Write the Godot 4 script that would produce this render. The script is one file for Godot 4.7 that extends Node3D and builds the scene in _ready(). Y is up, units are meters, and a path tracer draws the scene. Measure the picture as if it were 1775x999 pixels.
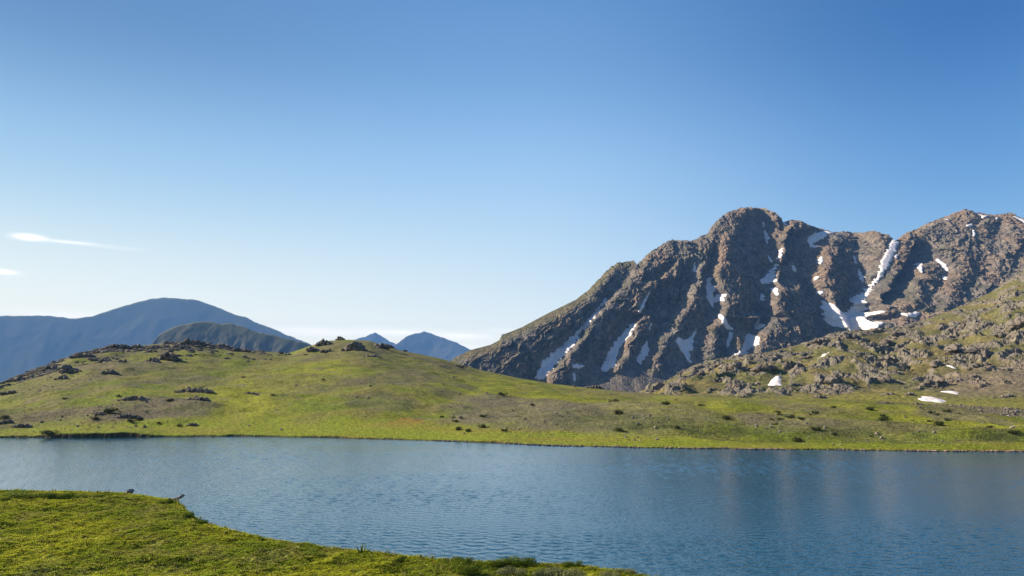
extends Node3D
# A mountain lake under a low sun: near bank, water, meadow hill, rock slope, a craggy peak with snow gullies, blue ranges far off. Metres, y up, lake at y = 0, view along -z.

const FACE_FOOT := 1650.0      # the peak's face stands this far off and leans back
const FACE_LEAN := 1.1         # metres back per metre of height
const SLOPE_FOOT := 295.0

const GREEN := Color(0.138, 0.172, 0.015)
const LIME := Color(0.232, 0.243, 0.018)
const DEEP := Color(0.059, 0.085, 0.009)
const STRAW := Color(0.183, 0.147, 0.059)
const BROWN := Color(0.126, 0.104, 0.080)
const SCREE := Color(0.159, 0.137, 0.104)
const RUST := Color(0.248, 0.136, 0.035)
const SOIL := Color(0.083, 0.066, 0.042)
const ROCK := Color(0.210, 0.186, 0.160)
const WARM := Color(0.222, 0.162, 0.118)
const DARK := Color(0.112, 0.104, 0.093)

var taken := {}
var rng := RandomNumberGenerator.new()

# ---------- surveyed lines, in metres
var near_shore := [Vector3(-260.00, 0.00, -96.00), Vector3(-91.20, 0.00, -94.32), Vector3(-80.57, 0.00, -94.32), Vector3(-69.62, 0.00, -93.89), Vector3(-62.28, 0.00, -93.46), Vector3(-57.80, 0.00, -93.04), Vector3(-53.36, 0.00, -92.62), Vector3(-46.33, 0.00, -91.78), Vector3(-41.56, 0.00, -88.99), Vector3(-38.37, 0.00, -87.10), Vector3(-35.80, 0.00, -83.90), Vector3(-33.42, 0.00, -79.67), Vector3(-30.54, 0.00, -75.30), Vector3(-25.81, 0.00, -70.90), Vector3(-21.64, 0.00, -67.88), Vector3(-18.61, 0.00, -66.15), Vector3(-15.79, 0.00, -64.71), Vector3(-12.07, 0.00, -62.94), Vector3(-8.57, 0.00, -61.46), Vector3(-5.28, 0.00, -60.39), Vector3(-2.10, 0.00, -59.53), Vector3(1.87, 0.00, -59.19), Vector3(4.89, 0.00, -58.53), Vector3(6.55, 0.00, -57.88), Vector3(8.53, 0.00, -56.78), Vector3(9.22, 0.00, -55.87), Vector3(16.00, 0.00, -49.00), Vector3(45.00, 0.00, -38.00), Vector3(80.00, 0.00, -24.00), Vector3(140.00, 0.00, 4.00)]
var far_shore := [Vector3(-161.7, 0.0, -163.5), Vector3(-135.6, 0.0, -164.8), Vector3(-111.6, 0.0, -166.2), Vector3(-92.7, 0.0, -166.2), Vector3(-71.3, 0.0, -169.0), Vector3(-52.1, 0.0, -169.0), Vector3(-30.6, 0.0, -163.5), Vector3(-15.4, 0.0, -159.6), Vector3(-2.0, 0.0, -153.5), Vector3(12.6, 0.0, -147.9), Vector3(25.4, 0.0, -144.7), Vector3(39.3, 0.0, -143.7), Vector3(54.8, 0.0, -141.7), Vector3(71.0, 0.0, -139.7), Vector3(93.0, 0.0, -138.7), Vector3(115.0, 0.0, -136.9), Vector3(143.0, 0.0, -134.1)]
var hill_crest := [Vector3(-213.4, 2.0, -215.0), Vector3(-194.5, 6.1, -235.0), Vector3(-180.5, 8.9, -250.0), Vector3(-177.3, 10.2, -262.0), Vector3(-181.0, 11.9, -275.0), Vector3(-183.4, 15.0, -290.0), Vector3(-181.5, 19.2, -305.0), Vector3(-182.7, 21.7, -315.0), Vector3(-176.6, 25.2, -335.0), Vector3(-171.1, 26.2, -350.0), Vector3(-164.5, 28.1, -365.0), Vector3(-156.1, 28.7, -375.0), Vector3(-143.9, 26.1, -385.0), Vector3(-136.7, 24.8, -390.0), Vector3(-118.7, 23.5, -400.0), Vector3(-107.9, 28.0, -405.0), Vector3(-99.9, 30.6, -410.0), Vector3(-90.9, 31.3, -412.0), Vector3(-78.8, 30.8, -415.0), Vector3(-62.8, 25.7, -415.0), Vector3(-40.0, 21.2, -410.0), Vector3(-17.6, 15.0, -400.0), Vector3(3.7, 10.6, -385.0), Vector3(20.2, 8.1, -365.0), Vector3(38.9, 6.4, -335.0), Vector3(53.1, 5.7, -300.0), Vector3(64.2, 5.6, -270.0), Vector3(78.5, 5.7, -250.0), Vector3(93.6, 5.7, -240.0), Vector3(109.5, 5.6, -235.0), Vector3(123.5, 4.8, -228.0), Vector3(137.1, 4.3, -222.0), Vector3(147.0, 3.8, -218.0), Vector3(179.1, 2.8, -212.0), Vector3(225.1, 2.0, -210.0)]
var slope_crest := [Vector3(34.2, -3.1, -400.0), Vector3(53.2, -0.9, -405.0), Vector3(69.5, 1.7, -410.0), Vector3(84.1, 7.0, -420.0), Vector3(99.4, 15.0, -430.0), Vector3(115.3, 19.7, -440.0), Vector3(138.7, 23.2, -450.0), Vector3(155.9, 25.2, -460.0), Vector3(179.3, 29.8, -475.0), Vector3(213.8, 38.8, -495.0), Vector3(233.8, 41.2, -505.0), Vector3(254.2, 41.8, -515.0), Vector3(268.8, 44.0, -520.0), Vector3(290.5, 48.6, -530.0), Vector3(313.0, 55.9, -540.0), Vector3(336.2, 63.1, -550.0), Vector3(360.2, 72.6, -560.0), Vector3(374.8, 81.1, -565.0), Vector3(391.9, 89.2, -570.0), Vector3(434.0, 109.1, -580.0), Vector3(489.0, 129.4, -590.0), Vector3(569.4, 150.4, -600.0), Vector3(675.5, 162.4, -610.0)]
var peak_crest := [Vector3(-309.5, -19.8, -12.0), Vector3(-235.7, -10.0, -8.9), Vector3(-163.0, 15.0, -6.5), Vector3(-127.0, 42.2, -5.5), Vector3(-95.4, 58.2, -4.4), Vector3(-49.7, 70.4, -2.9), Vector3(-30.1, 81.4, -2.3), Vector3(-23.6, 95.5, -2.3), Vector3(-10.2, 99.8, -2.4), Vector3(23.9, 114.2, -2.8), Vector3(87.5, 150.1, -3.6), Vector3(161.6, 187.8, -4.6), Vector3(193.4, 212.3, -5.3), Vector3(218.8, 237.7, -6.0), Vector3(264.1, 284.5, -12.1), Vector3(291.2, 302.2, -19.5), Vector3(332.3, 305.7, -29.0), Vector3(337.7, 293.1, -20.4), Vector3(373.7, 326.3, -17.0), Vector3(418.8, 357.6, -7.8), Vector3(445.3, 370.8, -4.1), Vector3(499.0, 365.9, 0.4), Vector3(526.1, 379.1, 4.0), Vector3(548.8, 390.0, 9.9), Vector3(578.7, 426.3, 14.7), Vector3(623.0, 462.3, 17.9), Vector3(673.1, 483.0, 15.6), Vector3(748.4, 493.3, -20.5), Vector3(767.5, 470.3, -3.4), Vector3(788.8, 438.1, 1.9), Vector3(828.5, 440.5, 0.9), Vector3(850.8, 426.0, -9.7), Vector3(888.4, 414.3, -14.3), Vector3(910.6, 398.2, -8.2), Vector3(972.3, 403.3, -12.2), Vector3(984.4, 392.1, 18.6), Vector3(1004.6, 390.8, 41.6), Vector3(1020.8, 378.7, 42.3), Vector3(1037.6, 355.0, 42.7), Vector3(1075.9, 378.6, 42.5), Vector3(1138.6, 405.8, 47.2), Vector3(1196.7, 430.0, 58.5), Vector3(1239.3, 445.3, 72.8), Vector3(1278.4, 460.5, 80.0), Vector3(1293.6, 447.7, 79.4), Vector3(1335.8, 439.3, 79.1), Vector3(1387.1, 443.5, 79.3), Vector3(1404.7, 422.6, 87.3), Vector3(1477.3, 381.2, 100.1), Vector3(1547.6, 326.4, 136.2), Vector3(1714.9, 296.2, 155.1)]
# ribs and gullies of the peak: (x, height, how far the rock stands out of the mean face)
var peak_ribs := [
	[Vector3(255.1, 346.4, 4.6), Vector3(253.1, 276.4, 4.6), Vector3(203.0, 185.0, 7.4), Vector3(125.2, 109.2, 9.2), Vector3(41.9, 40.6, 11.0), Vector3(-21.8, -3.6, 11.0), Vector3(-82.3, -103.6, 11.0)],
	[Vector3(331.5, 370.2, -18.4), Vector3(329.5, 300.2, -18.4), Vector3(233.5, 188.5, -27.6), Vector3(198.8, 144.5, -29.4), Vector3(128.7, 69.9, -31.3), Vector3(55.7, -6.6, -35.0), Vector3(15.6, -106.6, -35.0)],
	[Vector3(497.8, 432.0, 9.2), Vector3(495.8, 362.0, 9.2), Vector3(420.1, 307.1, 16.6), Vector3(328.7, 254.4, 22.1), Vector3(237.1, 180.1, 23.9), Vector3(193.8, 128.6, 23.9), Vector3(146.6, 66.8, 23.9), Vector3(89.9, -3.5, 22.1), Vector3(56.0, -103.5, 22.1)],
	[Vector3(496.5, 326.0, -4.6), Vector3(450.6, 316.3, -13.8), Vector3(410.9, 280.7, -23.0), Vector3(353.1, 208.5, -29.4), Vector3(316.7, 157.2, -33.1), Vector3(290.0, 120.6, -35.0), Vector3(248.9, 74.3, -36.8), Vector3(222.7, 26.8, -38.6), Vector3(189.8, -13.0, -40.5), Vector3(155.1, -113.0, -40.5)],
	[Vector3(521.5, 445.2, 12.9), Vector3(519.5, 375.2, 12.9), Vector3(455.8, 312.0, 20.2), Vector3(424.6, 287.9, 22.1), Vector3(347.4, 207.3, 23.9), Vector3(296.8, 127.1, 23.9), Vector3(262.9, 60.2, 22.1), Vector3(233.2, -3.5, 16.6), Vector3(213.6, -103.5, 16.6)],
	[Vector3(497.6, 311.3, -7.4), Vector3(473.6, 263.6, -16.6), Vector3(438.8, 200.8, -20.2), Vector3(381.3, 131.9, -23.9), Vector3(334.6, 96.6, -25.8), Vector3(308.3, 61.5, -27.6), Vector3(284.8, 28.0, -31.3), Vector3(264.3, -10.3, -31.3), Vector3(241.9, -110.3, -31.3)],
	[Vector3(553.2, 457.2, 22.1), Vector3(551.2, 387.2, 22.1), Vector3(509.0, 302.5, 22.1), Vector3(459.2, 215.7, 22.1), Vector3(414.1, 145.1, 20.2), Vector3(361.0, 87.4, 20.2), Vector3(322.4, 34.0, 18.4), Vector3(294.3, -9.6, 14.7), Vector3(267.4, -109.6, 14.7)],
	[Vector3(563.0, 364.3, -1.8), Vector3(510.8, 249.0, -25.8), Vector3(500.3, 171.0, -29.4), Vector3(467.3, 126.1, -27.6), Vector3(438.9, 104.1, -29.4), Vector3(407.4, 68.6, -31.3), Vector3(402.3, 25.4, -33.1), Vector3(397.3, -74.6, -33.1)],
	[Vector3(510.7, 147.3, -7.4), Vector3(525.2, 111.1, -23.9), Vector3(502.7, 67.1, -27.6), Vector3(475.7, 15.0, -27.6), Vector3(453.9, -85.0, -27.6)],
	[Vector3(677.8, 547.4, 27.6), Vector3(675.8, 477.4, 27.6), Vector3(598.0, 396.0, 36.8), Vector3(544.8, 298.9, 42.3), Vector3(517.9, 246.1, 44.2), Vector3(527.1, 196.9, 44.2), Vector3(514.6, 151.6, 33.1), Vector3(469.2, 94.4, 20.2), Vector3(425.9, 15.0, 14.7), Vector3(403.1, -85.0, 14.7)],
	[Vector3(544.3, 123.1, 18.4), Vector3(514.5, 66.9, 22.1), Vector3(483.6, 15.0, 20.2), Vector3(458.6, -85.0, 20.2)],
	[Vector3(749.6, 557.8, -9.2), Vector3(747.6, 487.8, -9.2), Vector3(725.5, 409.8, -22.1), Vector3(704.6, 315.6, -31.3), Vector3(703.1, 290.0, -35.0), Vector3(666.9, 246.8, -35.0), Vector3(635.6, 201.0, -36.8), Vector3(617.1, 140.7, -40.5), Vector3(590.7, 115.1, -42.3), Vector3(560.4, 81.7, -44.2), Vector3(528.8, 49.6, -46.0), Vector3(487.3, -50.4, -46.0)],
	[Vector3(770.2, 532.4, 9.2), Vector3(768.2, 462.4, 9.2), Vector3(730.3, 381.6, 11.0), Vector3(713.4, 323.7, 7.4)],
	[Vector3(789.4, 510.9, -9.2), Vector3(787.4, 440.9, -9.2), Vector3(764.5, 388.1, -18.4), Vector3(735.6, 329.2, -22.1), Vector3(694.8, 264.1, -20.2), Vector3(665.6, 211.6, -12.9)],
	[Vector3(794.1, 501.1, 29.4), Vector3(792.1, 431.1, 29.4), Vector3(767.3, 396.0, 36.8), Vector3(714.8, 302.5, 42.3), Vector3(694.8, 273.4, 46.0), Vector3(657.3, 195.3, 44.2), Vector3(631.7, 160.2, 38.6), Vector3(580.4, 94.0, 29.4), Vector3(534.4, 40.4, 25.8), Vector3(498.4, -59.6, 25.8)],
	[Vector3(667.2, 205.3, 40.5), Vector3(653.5, 144.0, 35.0), Vector3(660.2, 110.8, 31.3), Vector3(643.5, 66.8, 25.8), Vector3(637.5, -43.2, 15.5)],
	[Vector3(631.3, 123.1, 18.4), Vector3(597.7, 53.9, 7.4), Vector3(591.7, -56.1, 4.4)],
	[Vector3(878.4, 481.0, -9.2), Vector3(876.4, 411.0, -9.2), Vector3(825.4, 348.7, -22.1), Vector3(781.5, 274.8, -31.3), Vector3(763.2, 206.0, -36.8), Vector3(761.6, 150.1, -42.3), Vector3(772.0, 97.6, -46.0), Vector3(766.0, -12.4, -27.6)],
	[Vector3(905.1, 465.1, 5.5), Vector3(903.1, 395.1, 5.5), Vector3(863.7, 341.4, 14.7), Vector3(805.7, 249.5, 20.2), Vector3(795.0, 208.1, 16.6), Vector3(794.0, 146.5, 3.7), Vector3(788.0, 36.5, 2.2)],
	[Vector3(971.4, 470.5, -9.2), Vector3(969.4, 400.5, -9.2), Vector3(938.5, 326.8, -9.2), Vector3(919.0, 272.8, -18.4), Vector3(881.8, 222.8, -36.8), Vector3(827.6, 158.2, -46.0), Vector3(821.6, 48.2, -27.6)],
	[Vector3(999.4, 458.1, 53.4), Vector3(997.4, 388.1, 53.4), Vector3(967.1, 323.7, 57.0), Vector3(932.9, 271.6, 46.0), Vector3(898.0, 225.0, 13.8)],
	[Vector3(1098.6, 369.6, -36.8), Vector3(1060.5, 314.7, -47.8), Vector3(1018.2, 269.0, -53.4), Vector3(955.7, 220.2, -57.0), Vector3(907.5, 188.3, -57.0), Vector3(857.0, 146.4, -55.2), Vector3(797.1, 80.5, -51.5), Vector3(791.1, -29.5, -30.9)],
	[Vector3(1124.6, 467.8, 55.2), Vector3(1122.6, 397.8, 55.2), Vector3(1045.4, 315.2, 53.4), Vector3(971.5, 244.8, 53.4), Vector3(897.2, 180.1, 55.2), Vector3(845.3, 135.4, 51.5), Vector3(800.1, 66.1, 46.0), Vector3(794.1, -43.9, 27.6)],
	[Vector3(1209.1, 502.9, 71.8), Vector3(1207.1, 432.9, 71.8), Vector3(1140.5, 350.1, 66.2), Vector3(1102.7, 296.7, 55.2), Vector3(1099.3, 261.3, 57.0), Vector3(1068.2, 231.0, 57.0), Vector3(1007.3, 190.6, 58.9), Vector3(939.0, 120.6, 57.0), Vector3(933.0, 10.6, 34.2)],
	[Vector3(1071.9, 314.1, 58.9), Vector3(1010.8, 243.2, 64.4), Vector3(950.4, 178.7, 68.1), Vector3(884.0, 113.0, 64.4), Vector3(878.0, 3.0, 38.6)],
	[Vector3(1269.1, 524.9, 92.0), Vector3(1267.1, 454.9, 92.0), Vector3(1199.0, 364.5, 88.3), Vector3(1141.2, 291.2, 86.5), Vector3(1058.7, 208.3, 82.8), Vector3(966.5, 119.2, 77.3), Vector3(960.5, 9.2, 46.4)],
	[Vector3(1348.7, 434.3, 90.2), Vector3(1226.4, 309.7, 82.8), Vector3(1130.0, 225.0, 77.3), Vector3(1043.1, 148.4, 71.8), Vector3(991.4, 99.0, 66.2), Vector3(985.4, -11.0, 39.7)],
	[Vector3(1366.1, 433.0, 110.4), Vector3(1281.9, 342.0, 104.9), Vector3(1183.9, 254.8, 99.4), Vector3(1098.4, 176.3, 92.0), Vector3(1046.8, 118.7, 84.6), Vector3(1040.8, 8.7, 50.8)],
	[Vector3(1396.9, 400.7, 117.8), Vector3(1310.2, 323.2, 106.7), Vector3(1223.6, 254.8, 99.4), Vector3(1128.1, 176.3, 92.0)],
	[Vector3(1420.8, 364.3, 156.4), Vector3(1304.5, 265.4, 138.0), Vector3(1173.3, 158.8, 119.6)],
	[Vector3(1495.9, 313.1, 184.0), Vector3(1371.7, 198.1, 165.6)],
	[Vector3(-159.5, 82.5, 5.5), Vector3(-161.5, 12.5, 5.5), Vector3(-182.2, -21.8, 5.5), Vector3(-207.5, -121.8, 5.5)],
	[Vector3(-304.7, 48.0, 0.0), Vector3(-306.7, -22.0, 0.0), Vector3(-298.7, -57.0, 0.0), Vector3(-289.1, -157.0, 0.0)]]
# patches of the far meadow: x, z, half length, half depth, cover, strength, swell
var meadow_patches := [
	[1.0, -204.9, 19.1, 43.8, "scree", 0.75, 0.90],
	[29.9, -195.0, 22.8, 37.7, "scree", 0.60, 1.00],
	[64.1, -176.8, 10.6, 21.2, "scree", 0.50, 0.60],
	[111.2, -186.4, 7.8, 17.3, "scree", 0.60, 0.20],
	[-91.3, -194.1, 16.2, 16.1, "brown", 0.80, 0.80],
	[-92.2, -170.4, 11.6, 6.0, "brown", 0.95, 0.70],
	[-25.4, -182.0, 4.4, 8.1, "rust", 0.80, 0.00],
	[-112.6, -191.4, 10.2, 8.2, "brown", 0.60, 0.20],
	[-140.8, -251.5, 19.7, 37.1, "brown", 0.60, 0.60],
	[-79.0, -354.7, 22.0, 46.8, "brown", 0.50, 0.00],
	[-67.5, -251.0, 22.8, 18.5, "brown", 0.35, 0.20],
	[-35.3, -208.2, 10.6, 14.2, "brown", 0.45, 0.20],
	[129.8, -220.2, 4.0, 6.0, "rust", 0.50, 0.00],
	[136.9, -207.8, 14.2, 16.5, "scree", 0.90, 0.00],
	[-39.3, -329.7, 28.1, 49.8, "brown", 0.25, 0.10]]


func _ready() -> void:
	rng.seed = 7
	# ----- camera
	var camera := Camera3D.new()
	camera.name = "camera"
	camera.position = Vector3(0, 15, 0)
	camera.rotation_degrees = Vector3(6.163, 0, 0)
	camera.fov = 42.0
	camera.near = 0.5
	camera.far = 40000.0
	add_child(camera)
	# ----- sky, air, exposure
	var env := Environment.new()
	env.background_mode = Environment.BG_SKY
	env.sky = Sky.new()
	env.sky.sky_material = clear_sky()
	env.sky_rotation = Vector3(0, PI, 0)
	env.tonemap_mode = Environment.TONE_MAPPER_LINEAR
	env.tonemap_exposure = EXPOSURE
	env.sdfgi_enabled = true
	env.ssao_enabled = true
	env.ssil_enabled = true
	env.fog_enabled = true
	env.fog_density = 0.000054
	env.fog_light_color = Color(0.50, 0.72, 1.0)
	var world := WorldEnvironment.new()
	world.name = "world_environment"
	world.environment = env
	add_child(world)
	# ----- sun: low, off to the left and a little ahead
	var sun := DirectionalLight3D.new()
	sun.name = "sun"
	sun.light_energy = 1.6
	sun.light_color = Color(1.0, 0.945, 0.85)
	sun.light_angular_distance = 0.5
	sun.shadow_enabled = true
	sun.look_at_from_position(sun_direction(), Vector3.ZERO)
	add_child(sun)

	prepare_noise()
	prepare_materials()
	# ----- the setting
	distant_ranges()
	valley_floor()
	rocky_peak()
	rock_slope()
	far_meadow()
	near_bank()
	lake()
	# ----- the things
	prepare_meshes()
	peak_snow()
	slope_snow()
	outcrops()
	boulders()
	far_shrubs()
	near_shrubs()
	shore_details()
	grasses()


const EXPOSURE := 2.0
const SUN_AZIMUTH := -73.0     # degrees from straight ahead
const SUN_HEIGHT := 29.0


func sun_direction() -> Vector3:
	var a := deg_to_rad(SUN_AZIMUTH)
	var e := deg_to_rad(SUN_HEIGHT)
	return Vector3(sin(a) * cos(e), sin(e), -cos(a) * cos(e))


# ---------- sky: brightness by height and by distance from the sun's side, thin cloud low down
func clear_sky() -> PanoramaSkyMaterial:
	var heights := [0.0, 5.0, 14.0, 24.0, 45.0, 90.0]
	var sides := [0.0, 39.0, 73.0, 107.0, 180.0]
	var shades := [
		[Color8(250, 250, 249), Color8(246, 250, 253), Color8(200, 223, 244), Color8(142, 180, 222), Color8(88, 132, 192), Color8(48, 92, 158)],
		[Color8(248, 250, 251), Color8(236, 245, 252), Color8(168, 205, 243), Color8(106, 149, 204), Color8(74, 120, 186), Color8(48, 92, 158)],
		[Color8(242, 247, 251), Color8(218, 235, 251), Color8(166, 204, 247), Color8(114, 161, 219), Color8(66, 113, 183), Color8(48, 92, 158)],
		[Color8(215, 231, 247), Color8(166, 204, 240), Color8(107, 160, 220), Color8(68, 120, 187), Color8(52, 99, 168), Color8(48, 92, 158)],
		[Color8(205, 224, 245), Color8(165, 202, 238), Color8(112, 162, 220), Color8(76, 126, 190), Color8(54, 100, 168), Color8(48, 92, 158)]]
	var w := 720
	var h := 360
	var im := Image.create(w, h, false, Image.FORMAT_RGBF)
	for j in h:
		var up := 90.0 - (j + 0.5) * 180.0 / h
		var row := []
		for k in sides.size():
			row.append(blend_along(heights, shades[k], maxf(up, 0.0)))
		for i in w:
			var azimuth := (i + 0.5) * 360.0 / w - 180.0
			var away := absf(wrapf(azimuth - SUN_AZIMUTH, -180.0, 180.0))
			var c := blend_along(sides, row, away)
			if up < 0.0:
				c = Color(0.10, 0.11, 0.08)
			else:
				# the haze in front of the low sky adds its own blue light; the clear sky behind it is that much whiter
				var passed := exp(-0.000054 * minf(846.0 / maxf(sin(deg_to_rad(up)), 0.01), 13600.0))
				c = Color(c.r - 0.18 * (1.0 - passed), c.g - 0.40 * (1.0 - passed), c.b - 0.74 * (1.0 - passed)) * (1.0 / passed)
			im.set_pixel(i, j, Color(maxf(c.r, 0.01) * 0.98, maxf(c.g, 0.02) * 1.01, maxf(c.b, 0.05) * 0.95) * (1.0 / EXPOSURE))
	im.resize(4096, 2048, Image.INTERPOLATE_CUBIC)
	# wisps: azimuth, height, half length, half thickness (degrees), tilt, strength
	var wisps := [[-33.1, 8.40, 0.9, 0.17, -0.03, 1.4], [-30.9, 8.30, 1.7, 0.08, -0.02, 0.7], [-28.0, 8.15, 2.2, 0.10, -0.03, 0.22], [-34.4, 6.10, 0.9, 0.16, -0.07, 1.4],
		[-14.5, 2.75, 4.0, 0.34, 0.0, 1.0], [-9.0, 2.75, 4.0, 0.30, -0.01, 1.0], [-3.8, 2.45, 3.0, 0.24, -0.02, 0.95], [-0.8, 2.9, 1.6, 0.18, 0.0, 0.5], [-31.0, 3.5, 3.0, 0.26, -0.02, 1.0], [-3.0, 1.7, 2.4, 0.25, 0.0, 0.6]]
	var rough := noise_of(91, 40.0, 4)
	for x in range(1588, 2168):
		var az := (x + 0.5) * 360.0 / 4096.0 - 180.0
		for y in range(880, 1024):
			var hh := 90.0 - (y + 0.5) * 180.0 / 2048.0
			var sum := 0.0
			for k in wisps:
				var along: float = (az - k[0]) / k[2]
				if absf(along) < 2.0:
					var across: float = (hh - k[1] - k[4] * (az - k[0])) / k[3]
					across += 0.5 * rough.get_noise_2d(x * 0.35, y * 2.0)
					sum += k[5] * exp(-along * along * 1.6 - across * across * 1.3) * (0.85 + 0.5 * rough.get_noise_2d(x * 0.6 + 500.0, y * 3.0))
			if sum > 0.004:
				var c := im.get_pixel(x, y)
				im.set_pixel(x, y, c.lerp(Color(1.9, 1.75, 1.5) * (1.0 / EXPOSURE), clampf(sum, 0.0, 1.0)))
	var m := PanoramaSkyMaterial.new()
	m.panorama = ImageTexture.create_from_image(im)
	return m


func blend_along(at: Array, shades: Array, x: float) -> Color:
	for k in at.size() - 1:
		if x <= at[k + 1]:
			var t: float = clampf((x - at[k]) / (at[k + 1] - at[k]), 0.0, 1.0)
			var a: Color = shades[k]
			var b: Color = shades[k + 1]
			var p: Color = shades[maxi(k - 1, 0)]
			var q: Color = shades[mini(k + 2, at.size() - 1)]
			if at.size() == 6:
				a = a.srgb_to_linear()
				b = b.srgb_to_linear()
				p = p.srgb_to_linear()
				q = q.srgb_to_linear()
			var tp: float = at[maxi(k - 1, 0)] - at[k]
			var tq: float = at[mini(k + 2, at.size() - 1)] - at[k]
			if k == 0:
				tp = -(at[1] - at[0])
				p = b
			if k + 2 >= at.size():
				tq = (at[k + 1] - at[k]) * 2.0
				q = a
			var span: float = at[k + 1] - at[k]
			return Color(mono(p.r, a.r, b.r, q.r, tp, span, tq, t), mono(p.g, a.g, b.g, q.g, tp, span, tq, t), mono(p.b, a.b, b.b, q.b, tp, span, tq, t))
	return shades[-1]


func mono(p: float, a: float, b: float, q: float, tp: float, span: float, tq: float, t: float) -> float:
	var d := (b - a) / span
	var d0 := (a - p) / -tp
	var d1 := (q - b) / (tq - span)
	var m0 := 0.0 if d0 * d <= 0.0 else 2.0 * d0 * d / (d0 + d)
	var m1 := 0.0 if d1 * d <= 0.0 else 2.0 * d1 * d / (d1 + d)
	var t2 := t * t
	var t3 := t2 * t
	return (2.0 * t3 - 3.0 * t2 + 1.0) * a + (t3 - 2.0 * t2 + t) * span * m0 + (3.0 * t2 - 2.0 * t3) * b + (t3 - t2) * span * m1


# ---------- small helpers
func noise_of(number: int, metres: float, octaves := 4, ridged := false) -> FastNoiseLite:
	var n := FastNoiseLite.new()
	n.seed = number
	n.noise_type = FastNoiseLite.TYPE_SIMPLEX_SMOOTH
	n.frequency = 1.0 / metres
	n.fractal_type = FastNoiseLite.FRACTAL_RIDGED if ridged else FastNoiseLite.FRACTAL_FBM
	n.fractal_octaves = octaves
	n.fractal_gain = 0.5
	return n


func cells(number: int, metres: float, what: int) -> FastNoiseLite:
	var n := noise_of(number, metres, 1)
	n.noise_type = FastNoiseLite.TYPE_CELLULAR
	n.fractal_type = FastNoiseLite.FRACTAL_NONE
	n.cellular_distance_function = FastNoiseLite.DISTANCE_EUCLIDEAN
	n.cellular_return_type = what as FastNoiseLite.CellularReturnType
	n.cellular_jitter = 1.0
	return n


var broad: FastNoiseLite
var patchy: FastNoiseLite
var mid: FastNoiseLite
var fine: FastNoiseLite
var ridge_tall: FastNoiseLite
var ridge_wide: FastNoiseLite
var ridge_small: FastNoiseLite
var ridge_tiny: FastNoiseLite
var large_value: FastNoiseLite
var large_distance: FastNoiseLite
var less_value: FastNoiseLite
var less_distance: FastNoiseLite
var tiny_value: FastNoiseLite
var tiny_distance: FastNoiseLite
var warp: FastNoiseLite


func prepare_noise() -> void:
	broad = noise_of(1, 60.0, 3)
	patchy = noise_of(2, 16.0, 4)
	mid = noise_of(3, 6.0, 3)
	fine = noise_of(4, 1.6, 3)
	ridge_tall = noise_of(5, 46.0, 5, true)
	ridge_wide = noise_of(6, 26.0, 4, true)
	ridge_small = noise_of(7, 9.0, 3, true)
	large_value = cells(10, 44.0, FastNoiseLite.RETURN_CELL_VALUE)
	large_distance = cells(10, 44.0, FastNoiseLite.RETURN_DISTANCE)
	less_value = cells(11, 17.0, FastNoiseLite.RETURN_CELL_VALUE)
	less_distance = cells(11, 17.0, FastNoiseLite.RETURN_DISTANCE)
	tiny_value = cells(12, 7.5, FastNoiseLite.RETURN_CELL_VALUE)
	tiny_distance = cells(12, 7.5, FastNoiseLite.RETURN_DISTANCE)
	for n in [ridge_tall, ridge_wide]:
		n.fractal_gain = 0.58
	ridge_tiny = noise_of(9, 4.5, 2, true)
	warp = noise_of(8, 70.0, 3)


func numbered(called: String) -> String:
	taken[called] = taken.get(called, -1) + 1
	return called if taken[called] == 0 else "%s_%03d" % [called, taken[called]]


func tag(o: Node3D, label: String, category: String, group := "", kind := "") -> Node3D:
	o.set_meta("label", label)
	o.set_meta("category", category)
	if group:
		o.set_meta("group", group)
	if kind:
		o.set_meta("kind", kind)
	return o


func place(o: Node3D, called: String) -> Node3D:
	o.name = numbered(called)
	add_child(o, true)
	return o


func smooth(a: float, b: float, x: float) -> float:
	return smoothstep(a, b, x)


func line_at(points: Array, x: float) -> Vector2:
	# a surveyed line as (depth, height) by bearing x / depth
	var a: Vector3 = points[0]
	for k in range(1, points.size()):
		var b: Vector3 = points[k]
		if x <= b.x / -b.z or k == points.size() - 1:
			var ua := a.x / -a.z
			var t := clampf((x - ua) / (b.x / -b.z - ua), 0.0, 1.0)
			return Vector2(lerpf(-a.z, -b.z, t), lerpf(a.y, b.y, t))
		a = b
	return Vector2.ZERO


func bearing_table(points: Array, lowest: float, highest: float, steps: int) -> PackedVector2Array:
	var out := PackedVector2Array()
	for i in steps + 1:
		out.append(line_at(points, lerpf(lowest, highest, float(i) / steps)))
	# soften the corners of the surveyed line
	for pass_ in 2:
		var soft := out.duplicate()
		for i in range(1, steps):
			soft[i] = out[i - 1] * 0.25 + out[i] * 0.5 + out[i + 1] * 0.25
		out = soft
	return out


func table_at(table: PackedVector2Array, lowest: float, highest: float, x: float) -> Vector2:
	var f := clampf((x - lowest) / (highest - lowest), 0.0, 1.0) * (table.size() - 1)
	var i := mini(int(f), table.size() - 2)
	return table[i].lerp(table[i + 1], f - i)


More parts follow.
